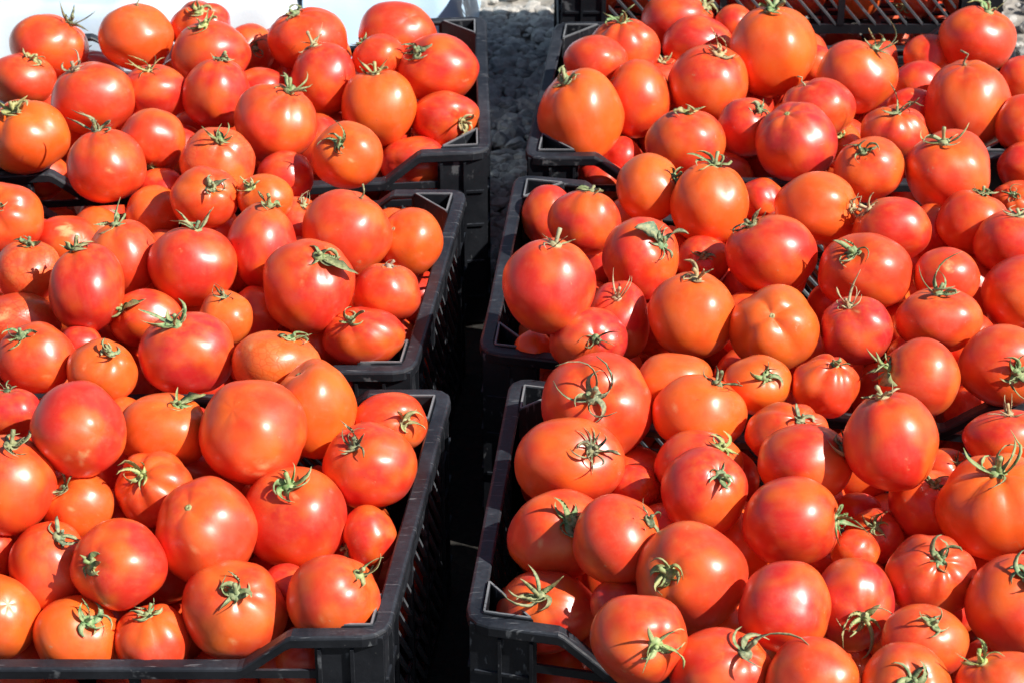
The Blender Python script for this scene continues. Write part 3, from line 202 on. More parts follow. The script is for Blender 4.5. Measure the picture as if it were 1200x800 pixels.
DEEP = [(-0.4439, 1.69, -0.088, 0.0326),(-0.2465, 1.8935, -0.124, 0.0336),(-0.2641, 1.8331, -0.1, 0.0316),(-0.37, 1.7556, -0.106, 0.0306),(-0.3251, 1.6998, -0.088, 0.0354),(-0.4738, 1.8618, -0.106, 0.0331),(-0.1623, 1.8061, -0.118, 0.0324),(-0.1603, 1.8618, -0.094, 0.0323),(-0.3575, 1.7527, -0.166, 0.032),(-0.563, 1.8757, -0.106, 0.0302),(-0.3104, 1.7538, -0.112, 0.0321),(-0.3453, 1.9289, -0.118, 0.032),(-0.1502, 1.7219, -0.118, 0.0309),(-0.4844, 1.8604, -0.166, 0.0316),(-0.2773, 1.8464, -0.154, 0.0307),(-0.4642, 1.7688, -0.118, 0.0363),(-0.1918, 1.7733, -0.154, 0.0305),(-0.5587, 1.9351, -0.118, 0.0357),(-0.3159, 1.7157, -0.154, 0.0306),(-0.1502, 1.8021, -0.184, 0.0335),(-0.4207, 1.9254, -0.094, 0.0332),(-0.1817, 1.8892, -0.148, 0.0364),(-0.5085, 1.7816, -0.166, 0.035),(-0.4174, 1.69, -0.142, 0.0325),(-0.4016, 1.896, -0.148, 0.0359),(-0.5923, 1.6772, -0.1, 0.0353),(-0.4817, 1.691, -0.136, 0.031),(-0.6084, 1.7789, -0.106, 0.0325),(-0.4451, 1.7441, -0.178, 0.0356),(-0.2639, 1.7987, -0.19, 0.0364),(-0.5719, 1.9057, -0.178, 0.0346),(-0.5403, 1.8389, -0.148, 0.0361),(-0.1324, 1.8711, -0.184, 0.0322),(-0.4258, 1.8049, -0.148, 0.0303),(-0.2645, 1.7085, -0.124, 0.0331),(-0.2392, 1.9499, -0.148, 0.033),(-0.3504, 1.9237, -0.184, 0.0355),(-0.5627, 1.691, -0.154, 0.0344),(-0.2598, 1.6691, -0.172, 0.036),(-0.4961, 1.7085, -0.19, 0.0309),(-0.6341, 1.7449, -0.154, 0.0366),(-0.4464, 1.9577, -0.136, 0.0316),(-0.4569, 1.9322, -0.19, 0.0347),(-0.3181, 1.8005, -0.142, 0.0302),(-0.6089, 1.7914, -0.19, 0.0318),(-0.3072, 1.8753, -0.19, 0.0301),(-0.2336, 1.8708, -0.19, 0.0362),(-0.6136, 1.911, -0.13, 0.0318),(-0.1536, 1.9406, -0.118, 0.0339),(-0.1242, 1.9378, -0.178, 0.0367),(-0.2464, 1.7701, -0.118, 0.0351),(-0.1537, 1.7002, -0.178, 0.0341),(-0.3692, 1.6878, -0.178, 0.0334),(-0.3573, 1.8357, -0.172, 0.0356),(-0.5327, 1.6631, -0.082, 0.0323),(-0.2115, 1.9289, -0.088, 0.0304),(-0.2829, 1.9256, -0.178, 0.0315),(-0.6158, 1.8402, -0.112, 0.0313),(-0.5323, 1.7507, -0.118, 0.0322),(-0.1874, 1.9402, -0.19, 0.0346),(-0.5063, 1.9095, -0.142, 0.0338),(-0.4246, 1.8459, -0.19, 0.031),(-0.2122, 1.7264, -0.178, 0.0315),(-0.6167, 1.8569, -0.172, 0.0339),(-0.6195, 1.6617, -0.16, 0.0358),(-0.1838, 1.6711, -0.07, 0.0301),(-0.1708, 1.6695, -0.124, 0.0308),(-0.3309, 1.8646, -0.118, 0.0325),(-0.5203, 1.9576, -0.172, 0.031),(-0.5971, 1.9571, -0.16, 0.0306),(-0.6458, 1.7096, -0.076, 0.0315),(-0.3874, 1.8171, -0.1, 0.0363),(-0.5619, 1.7498, -0.19, 0.037),(-0.4484, 1.6584, -0.184, 0.0327),(-0.208, 1.7221, -0.118, 0.0305),(-0.53, 2.154, -0.124, 0.0303),(-0.5406, 2.2748, -0.118, 0.0355),(-0.6046, 2.1137, -0.1, 0.0306),(-0.6167, 2.1233, -0.16, 0.0356),(-0.1401, 2.3034, -0.13, 0.0365),(-0.2616, 2.2443, -0.124, 0.0322),(-0.2237, 2.0871, -0.124, 0.0339),(-0.43, 2.2026, -0.118, 0.0361),(-0.3884, 2.3738, -0.118, 0.0356),(-0.5181, 2.2147, -0.106, 0.0316),(-0.3842, 2.2098, -0.166, 0.0365),(-0.3325, 2.3612, -0.148, 0.0341),(-0.5574, 2.3431, -0.118, 0.0325),(-0.5331, 2.1796, -0.178, 0.0334),(-0.5186, 2.1082, -0.166, 0.036),(-0.2992, 2.1168, -0.124, 0.0326),(-0.2883, 2.3264, -0.124, 0.0308),(-0.2978, 2.2919, -0.172, 0.0351),(-0.3042, 2.2043, -0.112, 0.0316),(-0.153, 2.2652, -0.184, 0.0343),(-0.3647, 2.1207, -0.118, 0.0315),(-0.2445, 2.2987, -0.1, 0.0316),(-0.4443, 2.1178, -0.112, 0.0332),(-0.3604, 2.2638, -0.118, 0.0328),(-0.2773, 2.1911, -0.166, 0.0328),(-0.2349, 2.2825, -0.16, 0.0332),(-0.6098, 2.2742, -0.106, 0.0315),(-0.5229, 2.1046, -0.076, 0.0312),(-0.463, 2.3678, -0.124, 0.0364),(-0.3216, 2.1226, -0.184, 0.0339),(-0.6151, 2.2677, -0.166, 0.0353),(-0.2, 2.1248, -0.166, 0.0314),(-0.4382, 2.238, -0.178, 0.0323),(-0.1208, 2.3504, -0.172, 0.0342),(-0.4164, 2.1598, -0.184, 0.0323),(-0.5705, 2.3602, -0.178, 0.0363),(-0.5291, 2.2814, -0.184, 0.0365),(-0.1851, 2.2419, -0.082, 0.0324),(-0.4019, 2.3206, -0.148, 0.0312),(-0.586, 2.2222, -0.13, 0.0355),(-0.2131, 2.188, -0.094, 0.0311),(-0.14, 2.2311, -0.124, 0.0357),(-0.3815, 2.1132, -0.178, 0.0326),(-0.3904, 2.3842, -0.178, 0.0306),(-0.2532, 2.374, -0.112, 0.0303),(-0.1565, 2.2044, -0.178, 0.0314),(-0.5061, 2.3391, -0.16, 0.0319),(-0.2486, 2.3854, -0.172, 0.0324),(-0.4364, 2.3533, -0.178, 0.0304),(-0.4763, 2.2847, -0.13, 0.0355),(-0.1868, 2.3781, -0.106, 0.0327),(-0.1852, 2.3403, -0.16, 0.035),(-0.1652, 2.1639, -0.124, 0.0348),(-0.2604, 2.1232, -0.166, 0.0311),(-0.3333, 2.3803, -0.076, 0.0318),(-0.2254, 2.2211, -0.166, 0.0326),(-0.1441, 2.1239, -0.19, 0.0346),(-0.3325, 2.2424, -0.19, 0.0337),(-0.4211, 2.2688, -0.106, 0.0308),(-0.4494, 2.0927, -0.172, 0.0341),(-0.107, 2.3665, -0.106, 0.0319),(-0.3793, 2.2821, -0.184, 0.0318),(-0.6005, 2.2069, -0.19, 0.0312),(-0.5969, 2.1835, -0.082, 0.0328),(-0.4743, 2.1946, -0.16, 0.0314),(-0.2456, 2.7866, -0.124, 0.0302),(-0.468, 2.745, -0.118, 0.0331),(-0.3267, 2.7801, -0.112, 0.0368),(-0.1053, 2.7994, -0.118, 0.0321),(-0.5088, 2.6154, -0.118, 0.0329),(-0.3954, 2.546, -0.112, 0.0332),(-0.3039, 2.6063, -0.106, 0.0347),(-0.5005, 2.5805, -0.172, 0.0369),(-0.4933, 2.5432, -0.1, 0.0323),(-0.2758, 2.6823, -0.13, 0.0333),(-0.2992, 2.5934, -0.172, 0.0363),(-0.5508, 2.5378, -0.112, 0.0327),(-0.5502, 2.7264, -0.118, 0.0327),(-0.202, 2.8549, -0.124, 0.0358),(-0.2123, 2.7793, -0.172, 0.0339),(-0.1216, 2.8096, -0.172, 0.0306),(-0.5084, 2.8198, -0.106, 0.0308),(-0.5532, 2.7565, -0.172, 0.033),(-0.3813, 2.7578, -0.142, 0.0355),(-0.1237, 2.613, -0.118, 0.0361),(-0.4244, 2.6151, -0.106, 0.0336),(-0.371, 2.5941, -0.136, 0.0315),(-0.0826, 2.6037, -0.166, 0.0318),(-0.5429, 2.6325, -0.172, 0.0367),(-0.4617, 2.8038, -0.142, 0.0357),(-0.2271, 2.7268, -0.112, 0.0367),(-0.2064, 2.5689, -0.106, 0.0366),(-0.3519, 2.8184, -0.154, 0.0321),(-0.248, 2.6163, -0.088, 0.0313),(-0.506, 2.8055, -0.19, 0.0323),(-0.1445, 2.7295, -0.118, 0.0365),(-0.4165, 2.5566, -0.166, 0.0316),(-0.1516, 2.6739, -0.154, 0.0367),(-0.299, 2.7923, -0.172, 0.0354),(-0.2479, 2.655, -0.184, 0.0367),(-0.4746, 2.7314, -0.178, 0.0318),(-0.199, 2.7126, -0.178, 0.0362),(-0.362, 2.6815, -0.124, 0.0364),(-0.0934, 2.7637, -0.19, 0.0312),(-0.3124, 2.7139, -0.172, 0.0339),(-0.1634, 2.6034, -0.166, 0.0311),(-0.2385, 2.5634, -0.166, 0.0354),(-0.2898, 2.8442, -0.076, 0.0341),(-0.09, 2.6826, -0.1, 0.0358),(-0.5575, 2.8032, -0.13, 0.0307),(-0.3302, 2.6455, -0.19, 0.0326),(-0.0799, 2.7208, -0.148, 0.0321),(-0.1728, 2.7879, -0.112, 0.0321),(-0.4031, 2.6965, -0.172, 0.0325),(-0.357, 2.5684, -0.19, 0.0339),(-0.5711, 2.8125, -0.19, 0.0327),(-0.2443, 2.8278, -0.16, 0.0301),(-0.5507, 2.533, -0.178, 0.0351),(-0.416, 2.6356, -0.16, 0.031),(-0.185, 2.8567, -0.184, 0.0301),(-0.195, 2.659, -0.106, 0.0358),(-0.4147, 2.7394, -0.088, 0.0309),(-0.0986, 2.6614, -0.19, 0.0325),(-0.4897, 2.6673, -0.136, 0.0304),(-0.4755, 2.6687, -0.19, 0.0303),(-0.559, 2.6671, -0.106, 0.0352),(-0.4137, 2.8385, -0.112, 0.033),(-0.1184, 2.8672, -0.094, 0.0307),(-0.4144, 2.8109, -0.184, 0.031),(-0.4339, 2.6805, -0.112, 0.0358),(-0.1506, 2.7636, -0.19, 0.032),(-0.1389, 2.868, -0.148, 0.0324),(-0.0831, 2.8516, -0.19, 0.0351),(-0.2933, 2.8529, -0.136, 0.0304),(0.2793, 1.8055, -0.118, 0.0353),(0.3403, 1.718, -0.124, 0.0342),(0.2506, 1.7663, -0.16, 0.0321),(0.3771, 1.6678, -0.118, 0.0329),(0.4667, 1.632, -0.112, 0.0343),(0.4554, 1.6168, -0.178, 0.0368),(0.1124, 1.7403, -0.106, 0.0314),(0.1443, 1.8666, -0.112, 0.0355),(0.0754, 1.8651, -0.1, 0.0304),(0.1026, 1.727, -0.166, 0.0362),(0.1586, 1.6781, -0.082, 0.0366),(0.1087, 1.835, -0.154, 0.0339),(0.2224, 1.7078, -0.112, 0.0315),(0.4453, 1.8722, -0.1, 0.0302),(0.2527, 1.8591, -0.106, 0.032),(0.1908, 1.8229, -0.118, 0.0327),(0.2581, 1.8453, -0.166, 0.0341),(0.3754, 1.8633, -0.118, 0.0357),(0.1933, 1.7447, -0.148, 0.033),(0.1292, 1.6746, -0.142, 0.0342),(0.2137, 1.6615, -0.148, 0.034),(0.43, 1.6858, -0.1, 0.0307),(0.4599, 1.8472, -0.154, 0.0341),(0.355, 1.7517, -0.172, 0.0313),(0.2106, 1.9298, -0.094, 0.0307),(0.3568, 1.8156, -0.16, 0.0349),(0.5099, 1.7524, -0.094, 0.0318),(0.4756, 1.7972, -0.118, 0.0345),(0.1478, 1.7854, -0.142, 0.0351),(0.1176, 1.9369, -0.1, 0.0359),(0.0252, 1.7683, -0.106, 0.0331),(0.0738, 1.9544, -0.148, 0.0347),(0.0494, 1.7867, -0.16, 0.0338),(0.1491, 1.9036, -0.166, 0.035),(0.3639, 1.6711, -0.184, 0.0362),(0.4341, 1.7918, -0.16, 0.0302),(0.3572, 1.6118, -0.106, 0.0335),(0.4084, 1.7552, -0.106, 0.0358),(0.4931, 1.7758, -0.172, 0.0308),(0.3327, 1.8881, -0.154, 0.0309),(0.1634, 1.6348, -0.172, 0.0316),(0.0477, 1.8989, -0.166, 0.0348),(0.2699, 1.7158, -0.19, 0.0361),(0.4413, 1.5801, -0.124, 0.031),(0.2416, 1.9063, -0.142, 0.0334),(0.5138, 1.7012, -0.124, 0.0328),(0.1968, 1.7009, -0.19, 0.0309),(0.2012, 1.8203, -0.178, 0.0343),(0.3999, 1.8595, -0.184, 0.0368),(0.5126, 1.6751, -0.178, 0.0312),(0.3624, 1.606, -0.172, 0.0346),(0.2731, 1.6463, -0.106, 0.0359),(0.284, 1.9094, -0.19, 0.0335),(0.4374, 1.7012, -0.16, 0.0329),(0.4929, 1.5664, -0.106, 0.0316),(0.0378, 1.6826, -0.106, 0.0347),(0.0217, 1.7274, -0.148, 0.0316),(0.2927, 1.911, -0.094, 0.0316),(0.2835, 1.6132, -0.16, 0.0351),(0.041, 1.9577, -0.082, 0.0338),(0.5279, 1.8419, -0.082, 0.031),(0.4621, 1.7319, -0.07, 0.0311),(0.2973, 1.7949, -0.178, 0.0307),(0.5062, 1.8312, -0.19, 0.031),(0.4102, 1.8227, -0.088, 0.032),(0.052, 1.6958, -0.19, 0.0314),(0.32, 1.6613, -0.142, 0.0306),(0.0823, 1.8009, -0.106, 0.0338),(0.2155, 1.7773, -0.082, 0.0325),(0.0409, 1.8382, -0.19, 0.0317),(0.3473, 1.7823, -0.1, 0.0323),(0.1277, 2.3343, -0.112, 0.0316),(0.2117, 2.1767, -0.118, 0.0314),(0.413, 2.1352, -0.106, 0.0342),(0.1154, 2.1026, -0.112, 0.0369),(0.2991, 2.0642, -0.118, 0.0347),(0.3554, 2.1402, -0.124, 0.0328),(0.1906, 2.1702, -0.172, 0.0325),(0.4655, 2.2407, -0.106, 0.0348),(0.316, 2.1071, -0.166, 0.0348),(0.1344, 2.1623, -0.124, 0.0338),(0.4758, 2.0502, -0.118, 0.035),(0.074, 2.2504, -0.106, 0.0309),(0.0693, 2.2298, -0.166, 0.0365),(0.1514, 2.367, -0.16, 0.0349),(0.3366, 2.2714, -0.106, 0.0366),(0.2059, 2.3477, -0.124, 0.0346),(0.2606, 2.1809, -0.148, 0.0305),(0.0979, 2.3879, -0.094, 0.036),(0.2395, 2.1103, -0.106, 0.03),(0.4806, 2.2313, -0.166, 0.0339),(0.4109, 2.1539, -0.166, 0.0325),(0.0456, 2.4028, -0.124, 0.0307),(0.4979, 2.0421, -0.178, 0.0315),(0.2579, 2.0804, -0.166, 0.0336),(0.4253, 2.3375, -0.118, 0.0347),(0.3533, 2.2602, -0.172, 0.0359),(0.259, 2.2558, -0.082, 0.0318),(0.4176, 2.2689, -0.136, 0.0329),(0.1654, 2.0849, -0.148, 0.0322),(0.51, 2.3082, -0.088, 0.0304),(0.4746, 2.3, -0.136, 0.036),(0.1613, 2.2383, -0.124, 0.0325),(0.0857, 2.3802, -0.16, 0.0314),(0.5086, 2.3195, -0.184, 0.0328),(0.4995, 2.1216, -0.106, 0.0343),(0.4527, 2.1802, -0.124, 0.0345),(0.3959, 2.3138, -0.172, 0.0328),(0.3367, 2.3306, -0.124, 0.0321),(0.3775, 2.2135, -0.124, 0.0337),(0.239, 2.2383, -0.142, 0.0363),(0.0591, 2.1881, -0.118, 0.0305),(0.1904, 2.2934, -0.148, 0.0315),(0.1192, 2.3123, -0.166, 0.0331),(0.106, 2.112, -0.172, 0.0309),(0.2398, 2.3403, -0.178, 0.0326),(0.0509, 2.3117, -0.124, 0.0351),(0.4819, 2.1194, -0.166, 0.0331),(0.3013, 2.2923, -0.19, 0.0341),(0.2756, 2.3608, -0.118, 0.033),(0.4128, 2.0817, -0.142, 0.0342),(0.476, 2.1751, -0.19, 0.0326),(0.5131, 2.2023, -0.088, 0.0313),(0.0339, 2.2816, -0.172, 0.0306),(0.4082, 2.2313, -0.184, 0.0321),(0.1107, 2.1674, -0.19, 0.0327),(0.5267, 2.2499, -0.118, 0.0308),(0.3201, 2.1791, -0.154, 0.0345),(0.137, 2.2242, -0.178, 0.0348),(0.2833, 2.2788, -0.136, 0.0301),(0.0567, 2.1412, -0.154, 0.0323),(0.3282, 2.3588, -0.178, 0.0314),(0.205, 2.1164, -0.184, 0.0303),(0.4462, 2.0937, -0.07, 0.0328),(0.4422, 2.045, -0.178, 0.0302),(0.3665, 2.0623, -0.184, 0.0354),(0.2974, 2.2324, -0.178, 0.0331),(0.3657, 2.0523, -0.1, 0.0319),(0.0494, 2.3416, -0.184, 0.0324),(0.4491, 2.2901, -0.19, 0.03),(0.2608, 2.1438, -0.19, 0.0315),(0.4143, 2.5966, -0.118, 0.0344),(0.5575, 2.7537, -0.112, 0.0337),(0.261, 2.6543, -0.124, 0.0315),(0.1481, 2.6029, -0.106, 0.034),(0.1774, 2.6906, -0.118, 0.0333),(0.0918, 2.5633, -0.112, 0.032),(0.3499, 2.6371, -0.118, 0.033),(0.2265, 2.6544, -0.172, 0.0324),(0.396, 2.6202, -0.178, 0.0352),(0.4708, 2.8423, -0.112, 0.0359),(0.3867, 2.685, -0.112, 0.0328),(0.4957, 2.6091, -0.106, 0.0303),(0.592, 2.8252, -0.082, 0.0349),(0.1407, 2.7657, -0.124, 0.0363),(0.5681, 2.5794, -0.1, 0.0329),(0.3224, 2.806, -0.118, 0.0337),(0.5625, 2.6114, -0.148, 0.0312),(0.256, 2.8366, -0.1, 0.0311),(0.1326, 2.65, -0.148, 0.0345),(0.5183, 2.6598, -0.1, 0.0306),(0.1812, 2.7899, -0.166, 0.0321),(0.2402, 2.7074, -0.1, 0.0314),(0.3324, 2.5847, -0.142, 0.0325),(0.2777, 2.7172, -0.148, 0.0339),(0.1055, 2.7687, -0.178, 0.0306),(0.4965, 2.6579, -0.16, 0.0343),(0.4038, 2.7515, -0.118, 0.0348),(0.1354, 2.838, -0.13, 0.0352),(0.2035, 2.8499, -0.13, 0.0354),(0.2278, 2.7366, -0.184, 0.0357),(0.3997, 2.8617, -0.094, 0.0305),(0.1128, 2.8461, -0.19, 0.0332),(0.5044, 2.5799, -0.154, 0.0324),(0.4098, 2.6813, -0.172, 0.0338),(0.4531, 2.7775, -0.148, 0.0336),(0.4869, 2.7485, -0.094, 0.0332),(0.3266, 2.7778, -0.178, 0.0362),(0.5724, 2.6528, -0.19, 0.0311),(0.3016, 2.6565, -0.172, 0.0339),(0.571, 2.5718, -0.19, 0.0322),(0.5867, 2.7945, -0.148, 0.0321),(0.2061, 2.7471, -0.124, 0.0324),(0.4506, 2.8223, -0.19, 0.0342),(0.2568, 2.5953, -0.142, 0.0369),(0.5484, 2.8197, -0.19, 0.034),(0.259, 2.8591, -0.154, 0.0319),(0.192, 2.6036, -0.154, 0.0356),(0.53, 2.8222, -0.106, 0.0312),(0.5318, 2.7085, -0.142, 0.0317),(0.3256, 2.8563, -0.154, 0.034),(0.2529, 2.7893, -0.136, 0.0332),(0.4648, 2.6889, -0.112, 0.0364),(0.1392, 2.6934, -0.19, 0.0321),(0.5959, 2.8578, -0.136, 0.0319),(0.3923, 2.8131, -0.13, 0.0343),(0.1023, 2.6124, -0.184, 0.0316),(0.5662, 2.7158, -0.19, 0.0338),(0.134, 2.6518, -0.076, 0.0309),(0.0989, 2.7343, -0.088, 0.0307),(0.3398, 2.7395, -0.112, 0.0309),(0.3912, 2.7889, -0.184, 0.0307),(0.5187, 2.7661, -0.154, 0.0301),(0.4507, 2.7286, -0.19, 0.0368),(0.1831, 2.857, -0.19, 0.0307),(0.0973, 2.7083, -0.142, 0.0315),(0.092, 2.6244, -0.106, 0.0317),(0.2102, 2.6199, -0.094, 0.0325),(0.4967, 2.8603, -0.172, 0.0349),(0.2292, 2.8194, -0.184, 0.0309),(0.4405, 2.5764, -0.172, 0.0308),(0.3818, 2.8565, -0.184, 0.0358),(0.377, 2.5617, -0.172, 0.0321),(0.3572, 2.7217, -0.166, 0.0337),(0.3205, 2.6885, -0.118, 0.0301),(0.2083, 2.5588, -0.112, 0.0302)]

# ---------------------------------------------------------------- helpers
def link(name, me, mat=None, parent=None):
    o = bpy.data.objects.new(name, me); C.objects.link(o)
    if mat is not None and me is not None and not me.materials: me.materials.append(mat)
    if parent is not None: o.parent = parent
    return o
def mesh(name, vs, fs, smooth=False):
    me = bpy.data.meshes.new(name); me.from_pydata(vs, [], fs)
    if smooth: me.polygons.foreach_set('use_smooth', [True] * len(me.polygons))
    me.update(); return me
def tag(o, label=None, cat=None, group=None, kind=None):
    if label: o['label'] = label
    if cat: o['category'] = cat
    if group: o['group'] = group
    if kind: o['kind'] = kind
    return o
def bevelled(me, width, seg=2):
    bm = bmesh.new(); bm.from_mesh(me)
    bmesh.ops.bevel(bm, geom=bm.edges[:], offset=width, segments=seg, affect='EDGES', clamp_overlap=True)
    bm.to_mesh(me); bm.free(); return me
def boxdata(x0, x1, y0, y1, z0, z1, vs, fs):
    b = len(vs)
    vs += [(x0,y0,z0),(x1,y0,z0),(x1,y1,z0),(x0,y1,z0),(x0,y0,z1),(x1,y0,z1),(x1,y1,z1),(x0,y1,z1)]
    fs += [tuple(b+i for i in f) for f in ((0,3,2,1),(4,5,6,7),(0,1,5,4),(1,2,6,5),(2,3,7,6),(3,0,4,7))]
class N:
    """tiny node helper"""
    def __init__(s, name):
        s.m = bpy.data.materials.new(name); s.m.use_nodes = True; s.t = s.m.node_tree
        s.b = s.t.nodes['Principled BSDF']
    def n(s, kind, **kw):
        nd = s.t.nodes.new('ShaderNode' + kind)
        for k, v in kw.items():
            if k.startswith('_'): setattr(nd, k[1:], v)
            else:
                nd.inputs[int(k[1:]) if k[0] == 'i' and k[1:].isdigit() else k].default_value = v
        return nd
    def l(s, a, b): s.t.links.new(a, b)
    def math(s, op, a, b=None, clamp=False):
        nd = s.t.nodes.new('ShaderNodeMath'); nd.operation = op; nd.use_clamp = clamp
        for i, x in enumerate((a, b)):
            if x is None: continue
            if isinstance(x, (int, float)): nd.inputs[i].default_value = x
            else: s.l(x, nd.inputs[i])
        return nd.outputs[0]
    def ramp(s, f, a, b, lo=0., hi=1.):
        nd = s.t.nodes.new('ShaderNodeMapRange'); nd.inputs[1].default_value = a; nd.inputs[2].default_value = b
        nd.inputs[3].default_value = lo; nd.inputs[4].default_value = hi; nd.interpolation_type = 'SMOOTHSTEP'
        s.l(f, nd.inputs[0]); return nd.outputs[0]
    def mix(s, f, a, b, mode='MIX'):
        nd = s.t.nodes.new('ShaderNodeMix'); nd.data_type = 'RGBA'; nd.blend_type = mode
        for i, x in ((0, f), (6, a), (7, b)):
            if isinstance(x, (int, float)): nd.inputs[i].default_value = x
            elif isinstance(x, tuple): nd.inputs[i].default_value = (*x, 1)
            else: s.l(x, nd.inputs[i])
        return nd.outputs[2]

# ---------------------------------------------------------------- materials
def tomato_material():
    k = N('tomato_skin'); b = k.b
    oi = k.n('ObjectInfo'); tc = k.n('TexCoord')
    off = k.math('MULTIPLY', oi.outputs['Random'], 57.0)
    frame = k.n('Attribute', _attribute_name='frame')     # x, y round the axis, z along it (1 = stem end)
    sep = k.n('SeparateXYZ'); k.l(frame.outputs['Vector'], sep.inputs[0])
    def noise4(vec, scale, detail, rough=.5, w=None):
        nd = k.n('TexNoise', _noise_dimensions='4D', Scale=scale, Detail=detail, Roughness=rough)
        k.l(vec, nd.inputs['Vector']); k.l(w or off, nd.inputs['W']); return nd.outputs[0]
    big = noise4(frame.outputs['Vector'], 1.1, 2)
    mid = noise4(frame.outputs['Vector'], 4.0, 4, .6)
    fine = noise4(frame.outputs['Vector'], 26.0, 3)
    # longitudinal fibres
    mp = k.n('Mapping'); mp.inputs['Scale'].default_value = (9, 9, .7); k.l(frame.outputs['Vector'], mp.inputs[0])
    fib = noise4(mp.outputs[0], 1.0, 3, .55)
    base = oi.outputs['Color']
    # riper and less ripe flanks: shift towards orange
    shoulder = k.ramp(sep.outputs[2], .35, 1.0)
    f1 = k.ramp(big, .40, .68, 0, .62)
    f2 = k.math('MULTIPLY', shoulder, k.ramp(mid, .35, .7, .05, .5))
    fo = k.math('MAXIMUM', f1, f2)
    col = k.mix(fo, base, (.88, .18, .016))
    col = k.mix(k.ramp(fib, .45, .75, 0, .10), col, (.86, .20, .045))
    col = k.mix(k.ramp(mid, .30, .42, .12, 0), col, (.50, .012, .008))
    # tiny pale lenticels
    vo = k.n('TexVoronoi', Scale=34.0); k.l(frame.outputs['Vector'], vo.inputs['Vector'])
    dots = k.ramp(vo.outputs['Distance'], .06, .13, .42, 0)
    dots = k.math('MULTIPLY', dots, k.ramp(mid, .4, .6))
    col = k.mix(dots, col, (.86, .36, .14))
    # scuffs and cork marks: rare, each where its own tomato has them
    sc = noise4(frame.outputs['Vector'], 2.3, 5, .62, k.math('ADD', off, 11.3))
    scf = k.ramp(sc, .665, .71, 0, .6)
    scf = k.math('MULTIPLY', scf, k.ramp(fine, .38, .6, .3, 1))
    col = k.mix(scf, col, (.62, .27, .13))
    dk = noise4(frame.outputs['Vector'], 5.5, 4, .6, k.math('ADD', off, 31.3))
    col = k.mix(k.ramp(dk, .70, .75, 0, .5), col, (.20, .03, .012))
    # painted-by-nature marks carried on the mesh
    mk = k.n('Attribute', _attribute_name='mark'); ms = k.n('SeparateColor'); k.l(mk.outputs['Color'], ms.inputs[0])
    bl = k.math('MULTIPLY', ms.outputs[0], k.ramp(mid, .36, .55, .15, 1))
    col = k.mix(bl, col, (.88, .46, .20))
    # veins of the rough-skinned ones
    vw = k.n('TexVoronoi', _feature='DISTANCE_TO_EDGE', Scale=7.0)
    wp = k.mix(.14, frame.outputs['Vector'], k.n('TexNoise', Scale=5.0).outputs[1]); k.l(wp, vw.inputs['Vector'])
    wart = k.math('MULTIPLY', ms.outputs[1], k.ramp(vw.outputs['Distance'], .0, .12, 0, 1))
    col = k.mix(k.math('MULTIPLY', wart, .18), col, (.88, .33, .09))
    cork = k.math('MULTIPLY', ms.outputs[2], k.ramp(fine, .3, .6, .4, 1))
    col = k.mix(cork, col, (.40, .20, .07))
    # dust film
    dust = k.ramp(noise4(frame.outputs['Vector'], 3.1, 5, .65, k.math('ADD', off, 3.1)), .42, .72, .0, .08)
    col = k.mix(dust, col, (.72, .38, .28))
    k.l(col, b.inputs['Base Color'])
    ro = k.math('ADD', k.ramp(mid, .3, .7, .36, .44), k.math('MULTIPLY', dust, .6))
    k.l(k.math('ADD', ro, k.math('MULTIPLY', scf, .3)), b.inputs['Roughness'])
    b.inputs['IOR'].default_value = 1.42
    b.inputs['Coat Weight'].default_value = .6; b.inputs['Coat Roughness'].default_value = .28
    b.inputs['Subsurface Weight'].default_value = .12
    b.inputs['Subsurface Radius'].default_value = (1, .22, .08); b.inputs['Subsurface Scale'].default_value = .008
    bp = k.n('Bump', Strength=.10, Distance=.002)
    hh = k.math('ADD', k.math('MULTIPLY', mid, 1.0), k.math('MULTIPLY', fine, .25))
    hh = k.math('ADD', hh, k.math('MULTIPLY', wart, .8))
    hh = k.math('ADD', hh, k.math('MULTIPLY', scf, .5))
    k.l(hh, bp.inputs['Height']); k.l(bp.outputs[0], b.inputs['Normal'])
    return k.m
def calyx_material():
    k = N('calyx_leaf'); b = k.b
    oi = k.n('ObjectInfo'); tc = k.n('TexCoord')
    no = k.n('TexNoise', _noise_dimensions='4D', Scale=260.0, Detail=4); k.l(tc.outputs['Object'], no.inputs['Vector'])
    k.l(k.math('MULTIPLY', oi.outputs['Random'], 20.), no.inputs['W'])
    n2 = k.n('TexNoise', Scale=900.0, Detail=2); k.l(tc.outputs['Object'], n2.inputs['Vector'])
    col = k.mix(k.ramp(no.outputs[0], .38, .62, 0, .65), oi.outputs['Color'], (.44, .44, .22))
    col = k.mix(k.ramp(no.outputs[0], .30, .42, .5, 0), col, (.035, .075, .018))
    tip = k.n('Attribute', _attribute_name='tip')
    col = k.mix(k.math('MULTIPLY', tip.outputs['Fac'], .55), col, (.42, .33, .17))
    k.l(col, b.inputs['Base Color']); b.inputs['Roughness'].default_value = .62
    bp = k.n('Bump', Strength=.5, Distance=.0006); k.l(n2.outputs[0], bp.inputs['Height']); k.l(bp.outputs[0], b.inputs['Normal'])
    return k.m
